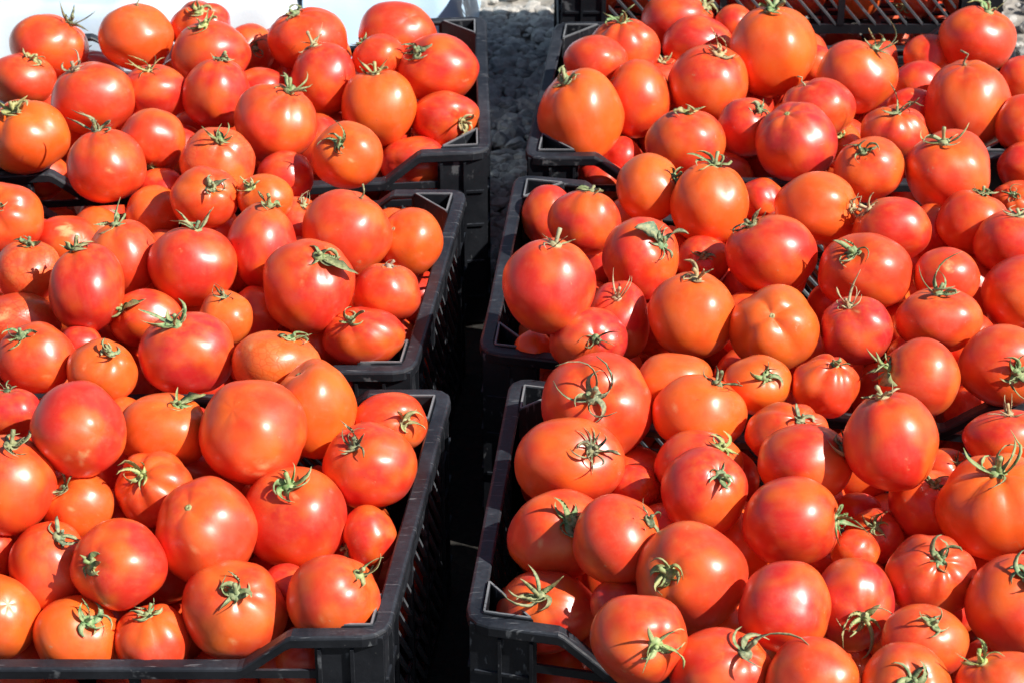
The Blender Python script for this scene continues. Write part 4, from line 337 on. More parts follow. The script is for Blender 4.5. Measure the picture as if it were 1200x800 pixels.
def plastic_material(name, base=(.007, .008, .011), dust_and_sky=(.13, .155, .20), amt=.24):
    k = N(name); b = k.b; tc = k.n('TexCoord'); oi = k.n('ObjectInfo')
    geo = k.n('NewGeometry')
    n1 = k.n('TexNoise', Scale=16.0, Detail=6, Roughness=.65); k.l(geo.outputs['Position'], n1.inputs['Vector'])
    n2 = k.n('TexNoise', Scale=230.0, Detail=4, Roughness=.7); k.l(geo.outputs['Position'], n2.inputs['Vector'])
    mp = k.n('Mapping'); mp.inputs['Scale'].default_value = (40, 400, 40); mp.inputs['Rotation'].default_value = (0, 0, .5)
    k.l(geo.outputs['Position'], mp.inputs[0])
    n3 = k.n('TexNoise', Scale=1.0, Detail=3, Roughness=.6); k.l(mp.outputs[0], n3.inputs['Vector'])
    # dust settles on faces that look up; its blue paints in the sky's reflection
    sp = k.n('SeparateXYZ'); k.l(geo.outputs['Normal'], sp.inputs[0])
    up = k.ramp(sp.outputs[2], .2, .9, .25, 1)
    d = k.math('MULTIPLY', k.ramp(n1.outputs[0], .3, .72, .12, 1), up)
    d = k.math('MULTIPLY', d, k.ramp(n2.outputs[0], .3, .7, .5, 1))
    col = k.mix(k.math('MULTIPLY', d, amt), base, dust_and_sky)
    col = k.mix(k.ramp(n3.outputs[0], .62, .70, 0, .45), col, (.22, .23, .24))
    col = k.mix(k.ramp(n2.outputs[0], .70, .76, 0, .5), col, (.30, .28, .24))
    k.l(col, b.inputs['Base Color'])
    k.l(k.ramp(n1.outputs[0], .3, .7, .38, .58), b.inputs['Roughness'])
    bp = k.n('Bump', Strength=.25, Distance=.0008); k.l(k.math('ADD', n2.outputs[0], n3.outputs[0]), bp.inputs['Height']); k.l(bp.outputs[0], b.inputs['Normal'])
    return k.m
def stone_material():
    k = N('gravel_stone'); b = k.b; geo = k.n('NewGeometry')
    at = k.n('Attribute', _attribute_name='tone')
    n1 = k.n('TexNoise', Scale=120.0, Detail=5, Roughness=.65); k.l(geo.outputs['Position'], n1.inputs['Vector'])
    col = k.mix(k.ramp(n1.outputs[0], .35, .65), (.38, .36, .325), (.58, .55, .50))
    col = k.mix(at.outputs['Fac'], col, (.22, .21, .20))
    k.l(col, b.inputs['Base Color']); b.inputs['Roughness'].default_value = .85
    bp = k.n('Bump', Strength=.5, Distance=.002); k.l(n1.outputs[0], bp.inputs['Height']); k.l(bp.outputs[0], b.inputs['Normal'])
    return k.m
def soil_material():
    k = N('stony_soil'); b = k.b; geo = k.n('NewGeometry')
    n1 = k.n('TexNoise', Scale=9.0, Detail=8, Roughness=.65); k.l(geo.outputs['Position'], n1.inputs['Vector'])
    vo = k.n('TexVoronoi', Scale=55.0); k.l(geo.outputs['Position'], vo.inputs['Vector'])
    col = k.mix(k.ramp(n1.outputs[0], .35, .65), (.20, .18, .15), (.34, .31, .27))
    sp = k.n('SeparateColor'); k.l(vo.outputs['Color'], sp.inputs[0])
    col = k.mix(k.ramp(sp.outputs[0], .3, .9, 0, .5), col, (.42, .39, .35))
    shd = k.n('Attribute', _attribute_name='painted_shade'); col = k.mix(shd.outputs['Fac'], col, (.018, .016, .013))  # near-black paints the deep shade between the front crates
    k.l(col, b.inputs['Base Color']); b.inputs['Roughness'].default_value = .9
    bp = k.n('Bump', Strength=.8, Distance=.01); k.l(vo.outputs['Distance'], bp.inputs['Height']); k.l(bp.outputs[0], b.inputs['Normal'])
    return k.m
def sheet_material():
    k = N('woven_plastic_sheet'); b = k.b; tc = k.n('TexCoord')
    wv = k.n('Attribute', _attribute_name='shade_blue')
    n1 = k.n('TexNoise', Scale=7.0, Detail=4); k.l(tc.outputs['Object'], n1.inputs['Vector'])
    col = k.mix(k.ramp(wv.outputs['Fac'], .3, .7), (.76, .84, .89), (.47, .66, .84))  # the blue is skylit shade painted onto white sheeting
    col = k.mix(k.ramp(n1.outputs[0], .5, .75, 0, .25), col, (.60, .66, .68))
    k.l(col, b.inputs['Base Color']); b.inputs['Roughness'].default_value = .4
    n2 = k.n('TexNoise', Scale=300.0, Detail=2); k.l(tc.outputs['Object'], n2.inputs['Vector'])
    bp = k.n('Bump', Strength=.2, Distance=.001); k.l(n2.outputs[0], bp.inputs['Height']); k.l(bp.outputs[0], b.inputs['Normal'])
    return k.m
M_TOM = tomato_material(); M_CAL = calyx_material()
M_PL = plastic_material('black_crate_plastic'); M_WORN = plastic_material('worn_crate_plastic', (.06, .066, .075), (.28, .30, .33), .8)
M_EDGE = plastic_material('scuffed_plastic_edge', (.12, .13, .14), (.28, .29, .30), .9)
M_SOIL = soil_material(); M_STONE = stone_material(); M_SHEET = sheet_material()

# ---------------------------------------------------------------- ground and gravel
def ground():
    vs, fs = [], []; nx, ny = 90, 110
    # fine patch near the crates carried out to the horizon by widening rows
    xs = [math.copysign(abs(i) ** 1, i) * .05 for i in range(-45, 46)]
    xs = [-120, -40, -12, -5] + xs + [5, 12, 40, 120]
    ys = [-60, -15, -4, -1] + [j * .05 for j in range(0, 110)] + [6, 8, 14, 40, 150, 400]
    for y in ys:
        for x in xs:
            z = 0 if abs(x) > 3 or y > 6 or y < 0 else .010 * (noise.noise(Vector((x*3, y*3, 0))) + .5*noise.noise(Vector((x*9, y*9, 4))))
            vs.append((x, y, z - .006))
    W = len(xs)
    for j in range(len(ys)-1):
        for i in range(W-1):
            a = j*W+i; fs.append((a, a+1, a+W+1, a+W))
    me = mesh('ground', vs, fs, True)          # shade painted into the soil colour around the front crates, stony soil behind
    at = me.attributes.new('painted_shade', 'FLOAT', 'POINT'); at.data.foreach_set('value', [max(0, min(1, (2.66 - v[1] + .12*noise.noise(Vector((v[0]*4, v[1]*4, 1)))) / .12)) if abs(v[0]) < 2 and v[1] > .5 else 0.0 for v in vs])
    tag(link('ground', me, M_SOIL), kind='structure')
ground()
def gravel():
    rng = random.Random(5)
    bm = bmesh.new(); bmesh.ops.create_icosphere(bm, subdivisions=2, radius=1)
    bv = [v.co.copy() for v in bm.verts]; bf = [[v.index for v in f.verts] for f in bm.faces]; bm.free()
    vs, fs, tone = [], [], []
    def stone(x, y, s, tn):
        b = len(vs); m = Matrix.Rotation(rng.uniform(0, 6.28), 3, 'Z') @ Matrix.Rotation(rng.uniform(-.5, .5), 3, 'X')
        o = Vector((rng.uniform(0, 99), rng.uniform(0, 99), 0)); sx, sy, sz = rng.uniform(.8, 1.3), rng.uniform(.65, 1), rng.uniform(.4, .75)
        for v in bv:
            k = 1 + .45 * noise.noise(v * 1.1 + o) + .15 * noise.noise(v * 2.7 + o)
            q = m @ Vector((v.x*sx*k, v.y*sy*k, v.z*sz*k)) * s
            vs.append((x + q.x, y + q.y, q.z + s * .25)); tone.append(tn)
        fs.extend([tuple(b+i for i in f) for f in bf])
    for i in range(4600):
        x = rng.gauss(.03, .13) if i % 3 else rng.uniform(-.75, .9); y = rng.uniform(2.66, 3.5) if i % 3 else rng.uniform(2.9, 4.4)
        stone(x, y, rng.choice((.005, .007, .009, .013)) * rng.uniform(.8, 1.3), rng.choice((0, .1, .3, .5, .9)) * rng.uniform(.6, 1))
    for i in range(1100):
        stone(rng.uniform(-1.2, 1.3), rng.uniform(2.7, 4.8), rng.uniform(.008, .02), rng.uniform(0, .7))
    me = mesh('gravel', vs, fs, False)
    a = me.attributes.new('tone', 'FLOAT', 'POINT'); a.data.foreach_set('value', tone)
    tag(link('gravel', me, M_STONE), 'loose pale grey gravel stones on the ground between the crates', 'gravel', kind='stuff')
gravel()

# ---------------------------------------------------------------- white sheet on the ground behind the back left crate
def sheet(name, x0, x1, front, y1, top, foot, label, shade_blue, seed, tint=.3):
    """draped sheet: crumpled top at height top, falling to the ground along its front and right edges"""
    nx, ny = 150, 90; vs, fs, st = [], [], []
    for layer in (0, 1):
        for j in range(ny+1):
            for i in range(nx+1):
                u, v = i/nx, (j/ny) ** 1.5
                x = x0 + (x1-x0)*u; yf = front[0] + (front[1]-front[0])*u; y = yf + (y1-yf)*v
                q = Vector((x*4, y*4, seed))
                a = min(1, (x1-x)/.06); b = min(1, (y-yf)/.05); e = (1-(1-a)**2) * (1-(1-b)**2)
                z = foot + (top-foot)*e + .018*e*(abs(noise.noise(q)) + .5*abs(noise.noise(q*2.6)) + .3*noise.noise(q*7))
                vs.append((x + .006*noise.noise(q*3), y + .012*noise.noise(q*1.7), z + (0 if layer == 0 else .0015)))
                st.append(max(0, min(1, tint + .5*noise.noise(q*.9))) if shade_blue(x, y) else 0.0)
    W = nx+1; L = W*(ny+1)
    for j in range(ny):
        for i in range(nx):
            a = j*W+i; fs.append((a, a+W, a+W+1, a+1)); a += L; fs.append((a, a+1, a+W+1, a+W))
    for i in range(nx):
        fs.append((i, i+1, L+i+1, L+i)); a = ny*W+i; fs.append((a+1, a, L+a, L+a+1))
    for j in range(ny):
        a = j*W; fs.append((a+W, a, L+a, L+a+W)); a = j*W+nx; fs.append((a, a+W, L+a+W, L+a))
    me = mesh(name, vs, fs, True); at = me.attributes.new('shade_blue', 'FLOAT', 'POINT'); at.data.foreach_set('value', st)
    return tag(link(name, me, M_SHEET), label, 'plastic sheet')
sheet('plastic_sheet', -1.5, -.262, (2.81, 2.935), 4.6, RIM+.0, .004, 'large white plastic sheet draped behind the back left crate', lambda x, y: True, 3)
sheet('plastic_sheet', -.29, -.05, (3.03, 3.12), 4.6, RIM-.035, .004, 'smaller plastic sheet, its pale blue shade painted in, right of the large white one', lambda x, y: True, 8, .85)

# ---------------------------------------------------------------- crates
HX, HY, H = .30, .20, .235
def rim_path(raised=True):
    """outer edge of the rim seen from above, with rounded corners and the dipped hand-grips on the long sides"""
    P = []; r = .022; drop = .034 if raised else 0
    def long(x, s): return 0 if abs(x) > HX-.085 else -drop if abs(x) < HX-.128 else -drop*(HX-.085-abs(x))/.043
    xs = [-HX+r, -HX+.05, -HX+.083, -HX+.088, -HX+.11, -HX+.126, -HX+.131, -.1, 0, .1, HX-.131, HX-.126, HX-.11, HX-.088, HX-.083, HX-.05, HX-r]
    for x in xs: P.append((x, -HY, long(x, -1)))
    for a in (-60, -30): P.append((HX-r+r*math.cos(rad(a)), -HY+r+r*math.sin(rad(a)), 0))
    for y in (-HY+r, -.1, -.03, .03, .1, HY-r): P.append((HX, y, 0))
    for a in (30, 60): P.append((HX-r+r*math.cos(rad(a)), HY-r+r*math.sin(rad(a)), 0))
    for x in reversed(xs): P.append((x, HY, long(x, 1)))
    for a in (120, 150): P.append((-HX+r+r*math.cos(rad(a)), HY-r+r*math.sin(rad(a)), 0))
    for y in (HY-r, .1, .03, -.03, -.1, -HY+r): P.append((-HX, y, 0))
    for a in (210, 240): P.append((-HX+r+r*math.cos(rad(a)), -HY+r+r*math.sin(rad(a)), 0))
    return P
def sweep(P, prof, seed=0, wob=.0012):
    """profile given as (inward, up); mitred round the closed path"""
    n = len(P); vs, fs = [], []; m = len(prof)
    for i in range(n):
        a, b, c = [Vector(P[(i+k) % n]) for k in (-1, 0, 1)]
        d1 = Vector((b.x-a.x, b.y-a.y)).normalized(); d2 = Vector((c.x-b.x, c.y-b.y)).normalized()
        nn = Vector((-(d1.y+d2.y), d1.x+d2.x)); nn.normalize(); k = 1 / max(.6, nn.dot(Vector((-d1.y, d1.x))))
        wv = wob * noise.noise(Vector((b.x*9, b.y*9, seed))); wz = wob * noise.noise(Vector((b.x*7, b.y*7, seed+5)))
        for (p, q) in prof: vs.append((b.x + nn.x*k*p + nn.x*wv, b.y + nn.y*k*p + nn.y*wv, b.z + q + wz))
    for i in range(n):
        for j in range(m):
            a = i*m+j; b = i*m+(j+1) % m; c = ((i+1) % n)*m+(j+1) % m; d = ((i+1) % n)*m+j
            fs.append((a, b, c, d))
    me = mesh('rim', vs, fs); bm = bmesh.new(); bm.from_mesh(me); bmesh.ops.recalc_face_normals(bm, faces=bm.faces[:]); bm.to_mesh(me); bm.free(); return me
RIMPROF = [(.0008, -.0004), (.0030, .0006), (.0138, .0006), (.0155, -.0008), (.0155, -.003), (.0045, -.003), (.0035, -.0045), (.003, -.0105), (.0008, -.011), (0, -.010), (0, -.002)]
PANELH = [H]
def panel_boxes(L, low):
    H = PANELH[0]
    """frame of one side wall in its own plane: u along, z up; returns boxes (u0,u1,z0,z1,thickness)"""
    top = -.035 if low else -.004
    bx = [(-L, L, -H, -H+.013), (-L, L, top-.034, top-.026), (-L, L, -H+.088, -H+.094) if H > .18 else (-L, L, -H+.0131, -H+.0132)]
    k = 4 if L > .25 else 3
    for i in range(1, k):
        u = -L + 2*L*i/k; bx.append((u-.0045, u+.0045, -H+.013, top-.001))
    return bx, top, k
def crate(name, x, y, a1, a2, z, label, cat, group, seed, bars=True, H=H):
    # a1, a2: headings of the long and the short sides; the old crates are racked a little out of square
    root = bpy.data.objects.new(name, None); C.objects.link(root); root.location = (x, y, z); root.rotation_euler = (0, 0, a1)
    k = a2 - a1; racked = Matrix(((1, -math.sin(k), 0, 0), (0, math.cos(k), 0, 0), (0, 0, 1, 0), (0, 0, 0, 1)))
    PANELH[0] = H
    tag(root, label, cat, group)
    link('rim', sweep(rim_path(), RIMPROF, seed), M_PL, root)
    # side walls
    for side, L in (('front', HX), ('back', HX), ('right', HY), ('left', HY)):
        low = L > .25; Lw = L-.062; off = (HY if low else HX) - .006
        bx, top, kk = panel_boxes(Lw, low)
        vs, fs = [], []
        for i, (u0, u1, z0, z1) in enumerate(bx):
            t = .0016 if i < 3 else .0026
            boxdata(u0-(.001 if i < 3 else 0), u1+(.001 if i < 3 else 0), -t, t, z0, z1, vs, fs)
        if low:                                             # solid strip right under the grip
            boxdata(-Lw-.001, Lw+.001, -.0014, .0014, top-.012, top-.0035, vs, fs)
        else:
            boxdata(-Lw-.001, Lw+.001, -.0014, .0014, top-.030, top, vs, fs)
        me = mesh('side_wall', vs, fs)
        sgn = {'front': -1, 'back': 1, 'right': 1, 'left': -1}[side]
        wl = link('side_wall', me, M_PL, root)
        wl.location = (0, sgn*off, 0) if low else (sgn*off, 0, 0); wl.rotation_euler = (0, 0, 0 if low else rad(90))
        if bars:
            for i in range(kk):
                a = -Lw + 2*Lw*i/kk + .0055; b = -Lw + 2*Lw*(i+1)/kk - .0055
                for (z0, z1) in (((-H+.0135, -H+.0875), (-H+.0945, top-.0345)) if H > .18 else ((-H+.0135, top-.0345),)):
                    h = z1-z0; u = a - h*.85
                    while u < b:
                        ua, za = u, z1; ub, zb = u + h*.85, z0
                        if ua < a: za = z1 - (a-ua)/.85; ua = a
                        if ub > b: zb = z0 + (ub-b)/.85; ub = b
                        if za - zb > .006:
                            key = (round(ub-ua, 3), round(za-zb, 3))
                            if key not in BARS:
                                bu, bz = ub-ua, za-zb; wd = .0022
                                v2 = [(0, -.002, -wd), (0, .002, -wd), (0, .002, wd), (0, -.002, wd)]
                                v2 += [(bu, p[1], p[2]-bz) for p in v2]
                                BARS[key] = mesh('lattice_bar', v2, [(0,1,2,3),(7,6,5,4),(0,4,5,1),(1,5,6,2),(2,6,7,3),(3,7,4,0)])
                            o = link('lattice_bar', BARS[key], M_WORN, wl); o.location = (ua, 0, za)
                        u += .021
    # floor with ribs and holes between them
    vs, fs = [], []
    for i in range(15): boxdata(-HX+.01, HX-.01, -HY+.012+i*.0262, -HY+.026+i*.0262-.004, -H, -H+.003, vs, fs)
    for i in range(9): boxdata(-HX+.02+i*.068, -HX+.03+i*.068, -HY+.01, HY-.01, -H+.0031, -H+.006, vs, fs)
    link('floor', mesh('floor', vs, fs), M_PL, root)
    for sx in (-1, 1):
        for sy in (-1, 1):
            # corner post: an L of two panels with stiffening ribs
            vs, fs = [], []
            def bx(x0, x1, y0, y1, z0, z1):
                X = sorted((sx*(HX-x0), sx*(HX-x1))); Y = sorted((sy*(HY-y0), sy*(HY-y1))); boxdata(X[0], X[1], Y[0], Y[1], z0, z1, vs, fs)
            bx(.005, .064, .0045, .008, -H, -.0032); bx(.0045, .008, .0081, .064, -H, -.0032)
            for q in (.030, .058): bx(q, q+.003, .0012, .0044, -H, -.0140); bx(.0012, .0044, q, q+.003, -H, -.0140)
            for zz in [q for q in (-.055, -.10, -.15, -.20) if q > .01-H]: bx(.009, .057, .0022, .0044, zz, zz+.003); bx(.0022, .0044, .009, .057, zz, zz+.003)
            link('corner_post', mesh('corner_post', vs, fs), M_PL, root)
            # triangular stacking socket inside the corner
            vs, fs = [], []; a, b2, w0 = .060, .050, .0153
            tri = [(w0, w0), (a, w0), (w0, b2+.012)]
            inn = [(w0+.0025, w0+.0025), (a-.0055, w0+.0025), (w0+.0025, b2+.0060)]
            P3 = [(sx*(HX-p), sy*(HY-q)) for p, q in tri]; I3 = [(sx*(HX-p), sy*(HY-q)) for p, q in inn]
            for (ring, zt, zb) in ((P3, .0022, -.055),):
                vs += [(p[0], p[1], .0022) for p in P3] + [(p[0], p[1], .0022) for p in I3] + [(p[0], p[1], -.055) for p in P3] + [(p[0], p[1], -.052) for p in I3]
            for i in range(3):
                j = (i+1) % 3
                fs += [(i, j, 3+j, 3+i), (i, 6+i, 6+j, j), (3+i, 3+j, 9+j, 9+i)]
            fs += [(9, 10, 11), (6, 8, 7)]
            me = mesh('corner_socket', vs, fs); bm = bmesh.new(); bm.from_mesh(me); bmesh.ops.recalc_face_normals(bm, faces=bm.faces[:])
            bmesh.ops.bevel(bm, geom=[e for e in bm.edges if all(v.co.z > 0 for v in e.verts)], offset=.0006, segments=1, affect='EDGES'); bm.to_mesh(me); bm.free()
            so = link('corner_socket', me, M_PL, root)
            # worn pale edge of the socket
            vs, fs = [], []
            mid = [((p[0]+q[0])/2, (p[1]+q[1])/2) for p, q in zip(P3, I3)]
            for i in range(3):
                j = (i+1) % 3; p, q = Vector(mid[i]), Vector(mid[j]); d = (q-p).normalized(); nn = Vector((-d.y, d.x))*.0009
                bb = len(vs)
                for pt in (p, q):
                    for s, zz in ((-1, .0021), (1, .0021), (1, .0032), (-1, .0032)): vs.append((pt.x+nn.x*s, pt.y+nn.y*s, zz+i*.0001))
                fs += [tuple(bb+t for t in f) for f in ((0,1,2,3),(7,6,5,4),(0,4,5,1),(1,5,6,2),(2,6,7,3),(3,7,4,0))]
            link('worn_edge', mesh('worn_edge', vs, fs), M_EDGE, so)
    for c in root.children: c.matrix_parent_inverse = racked
    return root
BARS = {}
G = 'black plastic tomato crates set out on the gravel'
CR = CRATES
CL = {'L1': 'black plastic crate of tomatoes, front left, nearest the camera',
      'L2': 'black plastic crate of tomatoes, middle of the left column',
      'L3': 'black plastic crate of tomatoes, back left, before the white sheet',
      'R1': 'black plastic crate of tomatoes, front right, nearest the camera',
      'R2': 'black plastic crate of tomatoes, middle of the right column',
      'R3': 'black plastic crate of tomatoes, back right, before the latticed stacked crate'}
for i, (k, (x, y, a1, a2)) in enumerate(CR.items()):
    crate('vegetable_crate', x, y, a1, a2, RIM, CL[k], 'crate', G, i*3.7)
crate('vegetable_crate', .362, 3.172, .0, .0, RIM-.045, 'lower black crate carrying the stacked crate behind the back right crate', 'crate', G, 31, H=.19)
crate('vegetable_crate', .362, 3.165, .0, .0, RIM-.045+.131, 'upper stacked black crate whose open lattice side shows shaded tomatoes at top right', 'crate', G, 37, H=.13)

# ---------------------------------------------------------------- tomatoes
TG = 'tomatoes heaped in the black crates'
COLS = {'r': (.70, .028, .015), 'm': (.77, .052, .015), 'o': (.85, .108, .014), 'p': (.61, .022, .024)}
CALC = {'g': (.17, .25, .11), 'y': (.36, .38, .13), 'd': (.42, .33, .18), 'x': (.07, .10, .045), 's': (.30, .25, .10), 't': (.16, .15, .08)}
RIGHT = Vector((1, 0, 0)); FWD = Vector((0, math.cos(rad(31.2258)), -math.sin(rad(31.2258)))); UPV = Vector((0, math.sin(rad(31.2258)), math.cos(rad(31.2258))))
NU, NV = 44, 28
def frame_of(axis, spin):
    z = Vector(axis).normalized(); x = z.orthogonal().normalized(); y = z.cross(x)
    m = Matrix((x, y, z)).transposed(); return m @ Matrix.Rotation(spin, 3, 'Z')
class Shape:
    """unit tomato in its own frame: stem end at +z"""
    def __init__(s, rng, fl, has_stem=True):
        s.o = Vector((rng.uniform(0, 99), rng.uniform(0, 99), rng.uniform(0, 99)))
        s.n = rng.choice((4, 5, 6, 7)); s.ph = rng.uniform(0, 6.28)
        s.rib = (.10 if 'rib' in fl else rng.uniform(.005, .05)); s.lump = rng.uniform(.05, .12)
        s.dim = rng.uniform(.14, .2) if 'rib' in fl else rng.uniform(.06, .14)
        s.wart = .012 if 'wart' in fl else 0; s.heart = rng.uniform(-.05, .12)
    def r(s, d):
        """radius along unit direction d"""
        th = math.acos(max(-1, min(1, d.z))); ph = math.atan2(d.y, d.x)
        k = 1 - .035 * d.z * d.z
        k += s.heart * d.z * .6
        k -= s.dim * math.exp(-(th / .30) ** 2)
        k -= .035 * math.exp(-((math.pi - th) / .22) ** 2)
        top = .25 + .75 * max(0, d.z)
        k += s.rib * top * math.sin(th) ** .6 * (abs(math.cos(s.n * .5 * ph + s.ph + .6*noise.noise(d*1.5+s.o))) - .6) * 1.6
        k += s.lump * noise.noise(d * 1.15 + s.o) + .010 * noise.noise(d * 3.1 + s.o)
        if s.wart: k += s.wart * noise.noise(d * 9 + s.o)
        return k
    def p(s, th, ph):
        d = Vector((math.sin(th)*math.cos(ph), math.sin(th)*math.sin(ph), math.cos(th))); return d * s.r(d)
def tomato_body(sh, M, fl, rng, marks=(), NU=NU, NV=NV):
    vs, fs, fr, mk = [], [], [], []
    ts = [math.pi * (j / NV) ** .9 for j in range(1, NV)]
    dirs = [Vector((0, 0, 1))] + [Vector((math.sin(t)*math.cos(2*math.pi*i/NU), math.sin(t)*math.sin(2*math.pi*i/NU), math.cos(t))) for t in ts for i in range(NU)] + [Vector((0, 0, -1))]
    wart = 1.0 if 'wart' in fl else 0.0
    for d in dirs:
        vs.append(M @ (d * sh.r(d))); fr.extend(d)
        b = 0
        for (c, r, a) in marks:
            q = (d - c).length / r; q *= 1 + .5 * noise.noise(d * 6 + c * 3); b = max(b, a * max(0, min(1, (1 - q) * 3)))
        ck = 0
        if 'crack' in fl: ck = 0
        ck = .75 * max(0, 1 - math.acos(max(-1, min(1, d.z))) / (.16 + .05 * noise.noise(d * 8 + sh.o)))
        if 'seam' in fl: 
            ph = math.atan2(d.y, d.x); ck = max(ck, .8 * math.exp(-((ph - 2.2 + .15*noise.noise(d*7)) / .05) ** 2) * max(0, min(1, 1.2 - abs(d.z))))
        mk.extend((b, wart * (1 if noise.noise(d*1.3+sh.o) > -.15 else .2), min(1, ck), 1))
    L = len(dirs) - 1
    for i in range(NU): fs.append((0, 1+i, 1+(i+1) % NU))
    for j in range(len(ts)-1):
        a = 1 + j*NU
        for i in range(NU): k = (i+1) % NU; fs.append((a+i, a+NU+i, a+NU+k, a+k))
    a = 1 + (len(ts)-1)*NU
    for i in range(NU): fs.append((a+i, L, a+(i+1) % NU))
    me = mesh('tomato', vs, fs, True)
    at = me.attributes.new('frame', 'FLOAT_VECTOR', 'POINT'); at.data.foreach_set('vector', fr)
    at = me.attributes.new('mark', 'FLOAT_COLOR', 'POINT'); at.data.foreach_set('color', mk)
    return me
def sepal_mesh(sh, M, ph, L, wd, lift, curl, bend, r0, sc, name='sepal', tiphot=1.0, leaf=False):
    """a pointed folded leaf lying along the shoulder then lifting away; closed, with thickness"""
    n = 9; vs, fs, tp = [], [], []; prev = None
    pts = []
    for i in range(n+1):
        t = i / n; th = r0 + L * t * (1 - .25*lift*t); p = ph + bend * t * t
        base = sh.p(min(th, 2.6), p); nrm = base.normalized()
        hgt = .035 + .022*noise.noise(Vector((t*5, ph*3, L*40))) * (t > .1) + lift * t ** 1.6 * L * .95 + curl * math.sin(t * 3.0) * .08 * t
        pts.append(base + nrm * hgt)
    for i in range(n+1):
        t = i / n
        tg = (pts[min(i+1, n)] - pts[max(i-1, 0)]).normalized(); nr = pts[i].normalized(); side = tg.cross(nr).normalized(); up = side.cross(tg).normalized()
        w = wd * (((.55 + 1.5*t) * (1 - t) ** .8 * 1.15) if not leaf else math.sin(math.pi * min(1, t*1.02)) ** .7 * (1 + .2*math.sin(t*14)))
        w = max(w, .006); th_ = .014 * (1 - .6*t)
        tw = curl * t * 1.6; cs, sn = math.cos(tw), math.sin(tw); s2 = side*cs + up*sn; u2 = up*cs - side*sn
        vs += [M @ (pts[i] - s2*w + u2*w*.45), M @ (pts[i] + u2*th_*.3), M @ (pts[i] + s2*w + u2*w*.45), M @ (pts[i] - u2*th_)]
        tp += [min(1, max(0, (t-.5)*1.6*tiphot))] * 4
    for i in range(n):
        for j in range(4): a = 4*i+j; b = 4*i+(j+1) % 4; fs.append((a, b, b+4, a+4))
    fs += [(3, 2, 1, 0), (4*n, 4*n+1, 4*n+2, 4*n+3)]
    me = mesh(name, vs, fs, True); at = me.attributes.new('tip', 'FLOAT', 'POINT'); at.data.foreach_set('value', tp); return me
def tube_mesh(name, pts, rads, tip=0., seg=8):
    vs, fs, tp = [], [], []; n = len(pts)
    for i in range(n):
        tg = (pts[min(i+1, n-1)] - pts[max(i-1, 0)]).normalized(); s = tg.orthogonal().normalized() if i == 0 else (s - tg*s.dot(tg)).normalized(); u = tg.cross(s)
        for k in range(seg):
            a = 2*math.pi*k/seg; vs.append(pts[i] + (s*math.cos(a) + u*math.sin(a)) * rads[i]); tp.append(tip)
    for i in range(n-1):
        for k in range(seg): a = i*seg+k; b = i*seg+(k+1) % seg; fs.append((a, b, b+seg, a+seg))
    fs += [tuple(range(seg-1, -1, -1)), tuple(range((n-1)*seg, n*seg))]
    me = mesh(name, vs, fs, True); at = me.attributes.new('tip', 'FLOAT', 'POINT'); at.data.foreach_set('value', tp); return me
def vary(c, rng, a=.15): return tuple(max(0, x * rng.uniform(1-a, 1+a)) for x in c)
def add_calyx(o, sh, M, R, cal, fl, rng):
    if cal == 'n': return
    base = CALC[cal]; c0 = vary(base, rng, .2)
    def col(x): x.color = (*vary(c0, rng, .12), 1); return x
    big = 1.15 if 'big' in fl else 1.0
    top = sh.p(0, 0)
    def hub_pts(r, h0):      # low lumpy disc in the dimple
        return
    if cal in 's':
        h = tube_mesh('stem_scar', [M @ (top*(1) + Vector((0, 0, q))) for q in (-.03, .01, .022, .018)], [R*.075, R*.07, R*.05, R*.01], 0, 10)
        col(link('stem_scar', h, M_CAL, o)); return
    if cal == 't':
        st = [top + Vector((rng.uniform(-.03, .03)*q, rng.uniform(-.03, .03)*q, q*.09-.03)) for q in range(5)]
        col(link('stem', tube_mesh('stem', [M @ q for q in st], [R*.05, R*.028, R*.022, R*.02, R*.026]), M_CAL, o)); return
    hr = .13 * big
    lump = [Vector((rng.uniform(-.02, .02), rng.uniform(-.02, .02), 0)) for q in range(4)]
    hub = tube_mesh('calyx', [M @ (top + Vector((0, 0, q)) + lump[e]) for e, q in enumerate((-.04, .03, .07, .09))], [R*hr*.9, R*hr*1.15, R*hr*.85, R*hr*.3], 0, 9)
    hub = col(link('calyx', hub, M_CAL, o))
    n = rng.choice((6, 7, 8, 8)); ph0 = rng.uniform(0, 6.28)
    for i in range(n):
        if rng.random() < .10: continue
        ph = ph0 + 2*math.pi*i/n + rng.uniform(-.25, .25)
        Ls = rng.uniform(.24, .42) * big * (1.3 if 'long' in fl and rng.random() < .75 else 1)
        dry = cal in 'dx'
        lift = rng.choice((.05, .15, .4, .9, 1.4)) * (1.2 if 'long' in fl else .8) + (.25 if 'long' in fl and rng.random() < .4 else 0)
        wd = (.042 if dry else .064) * (.8 if 'long' in fl else 1) * rng.uniform(.6, 1.5) * (big ** .5)
        me = sepal_mesh(sh, M, ph, Ls, wd, lift, rng.uniform(-1.9, 1.9) * (1.5 if dry else 1), rng.uniform(-1.6, 1.6), .07, 1, tiphot=rng.uniform(.2, 1.3))
        col(link('sepal', me, M_CAL, hub))
    if 'leaf' in fl:
        me = sepal_mesh(sh, M, rng.uniform(-.5, .5), .75, .17, .3, .5, .3, .08, 1, 'leaflet', .3, True); col(link('leaflet', me, M_CAL, hub))
    hs = rng.uniform(.14, .30) * (1.4 if 'long' in fl else 1); bx, by = rng.uniform(-.12, .12), rng.uniform(-.12, .12)
    st = [top + Vector((bx*t*t, by*t*t, .03 + hs*t)) for t in (0, .3, .6, .85, 1)]
    sm = tube_mesh('stem', [M @ q for q in st], [R*.065, R*.042, R*.040, R*.052, R*.045]); col(link('stem', sm, M_CAL, hub))
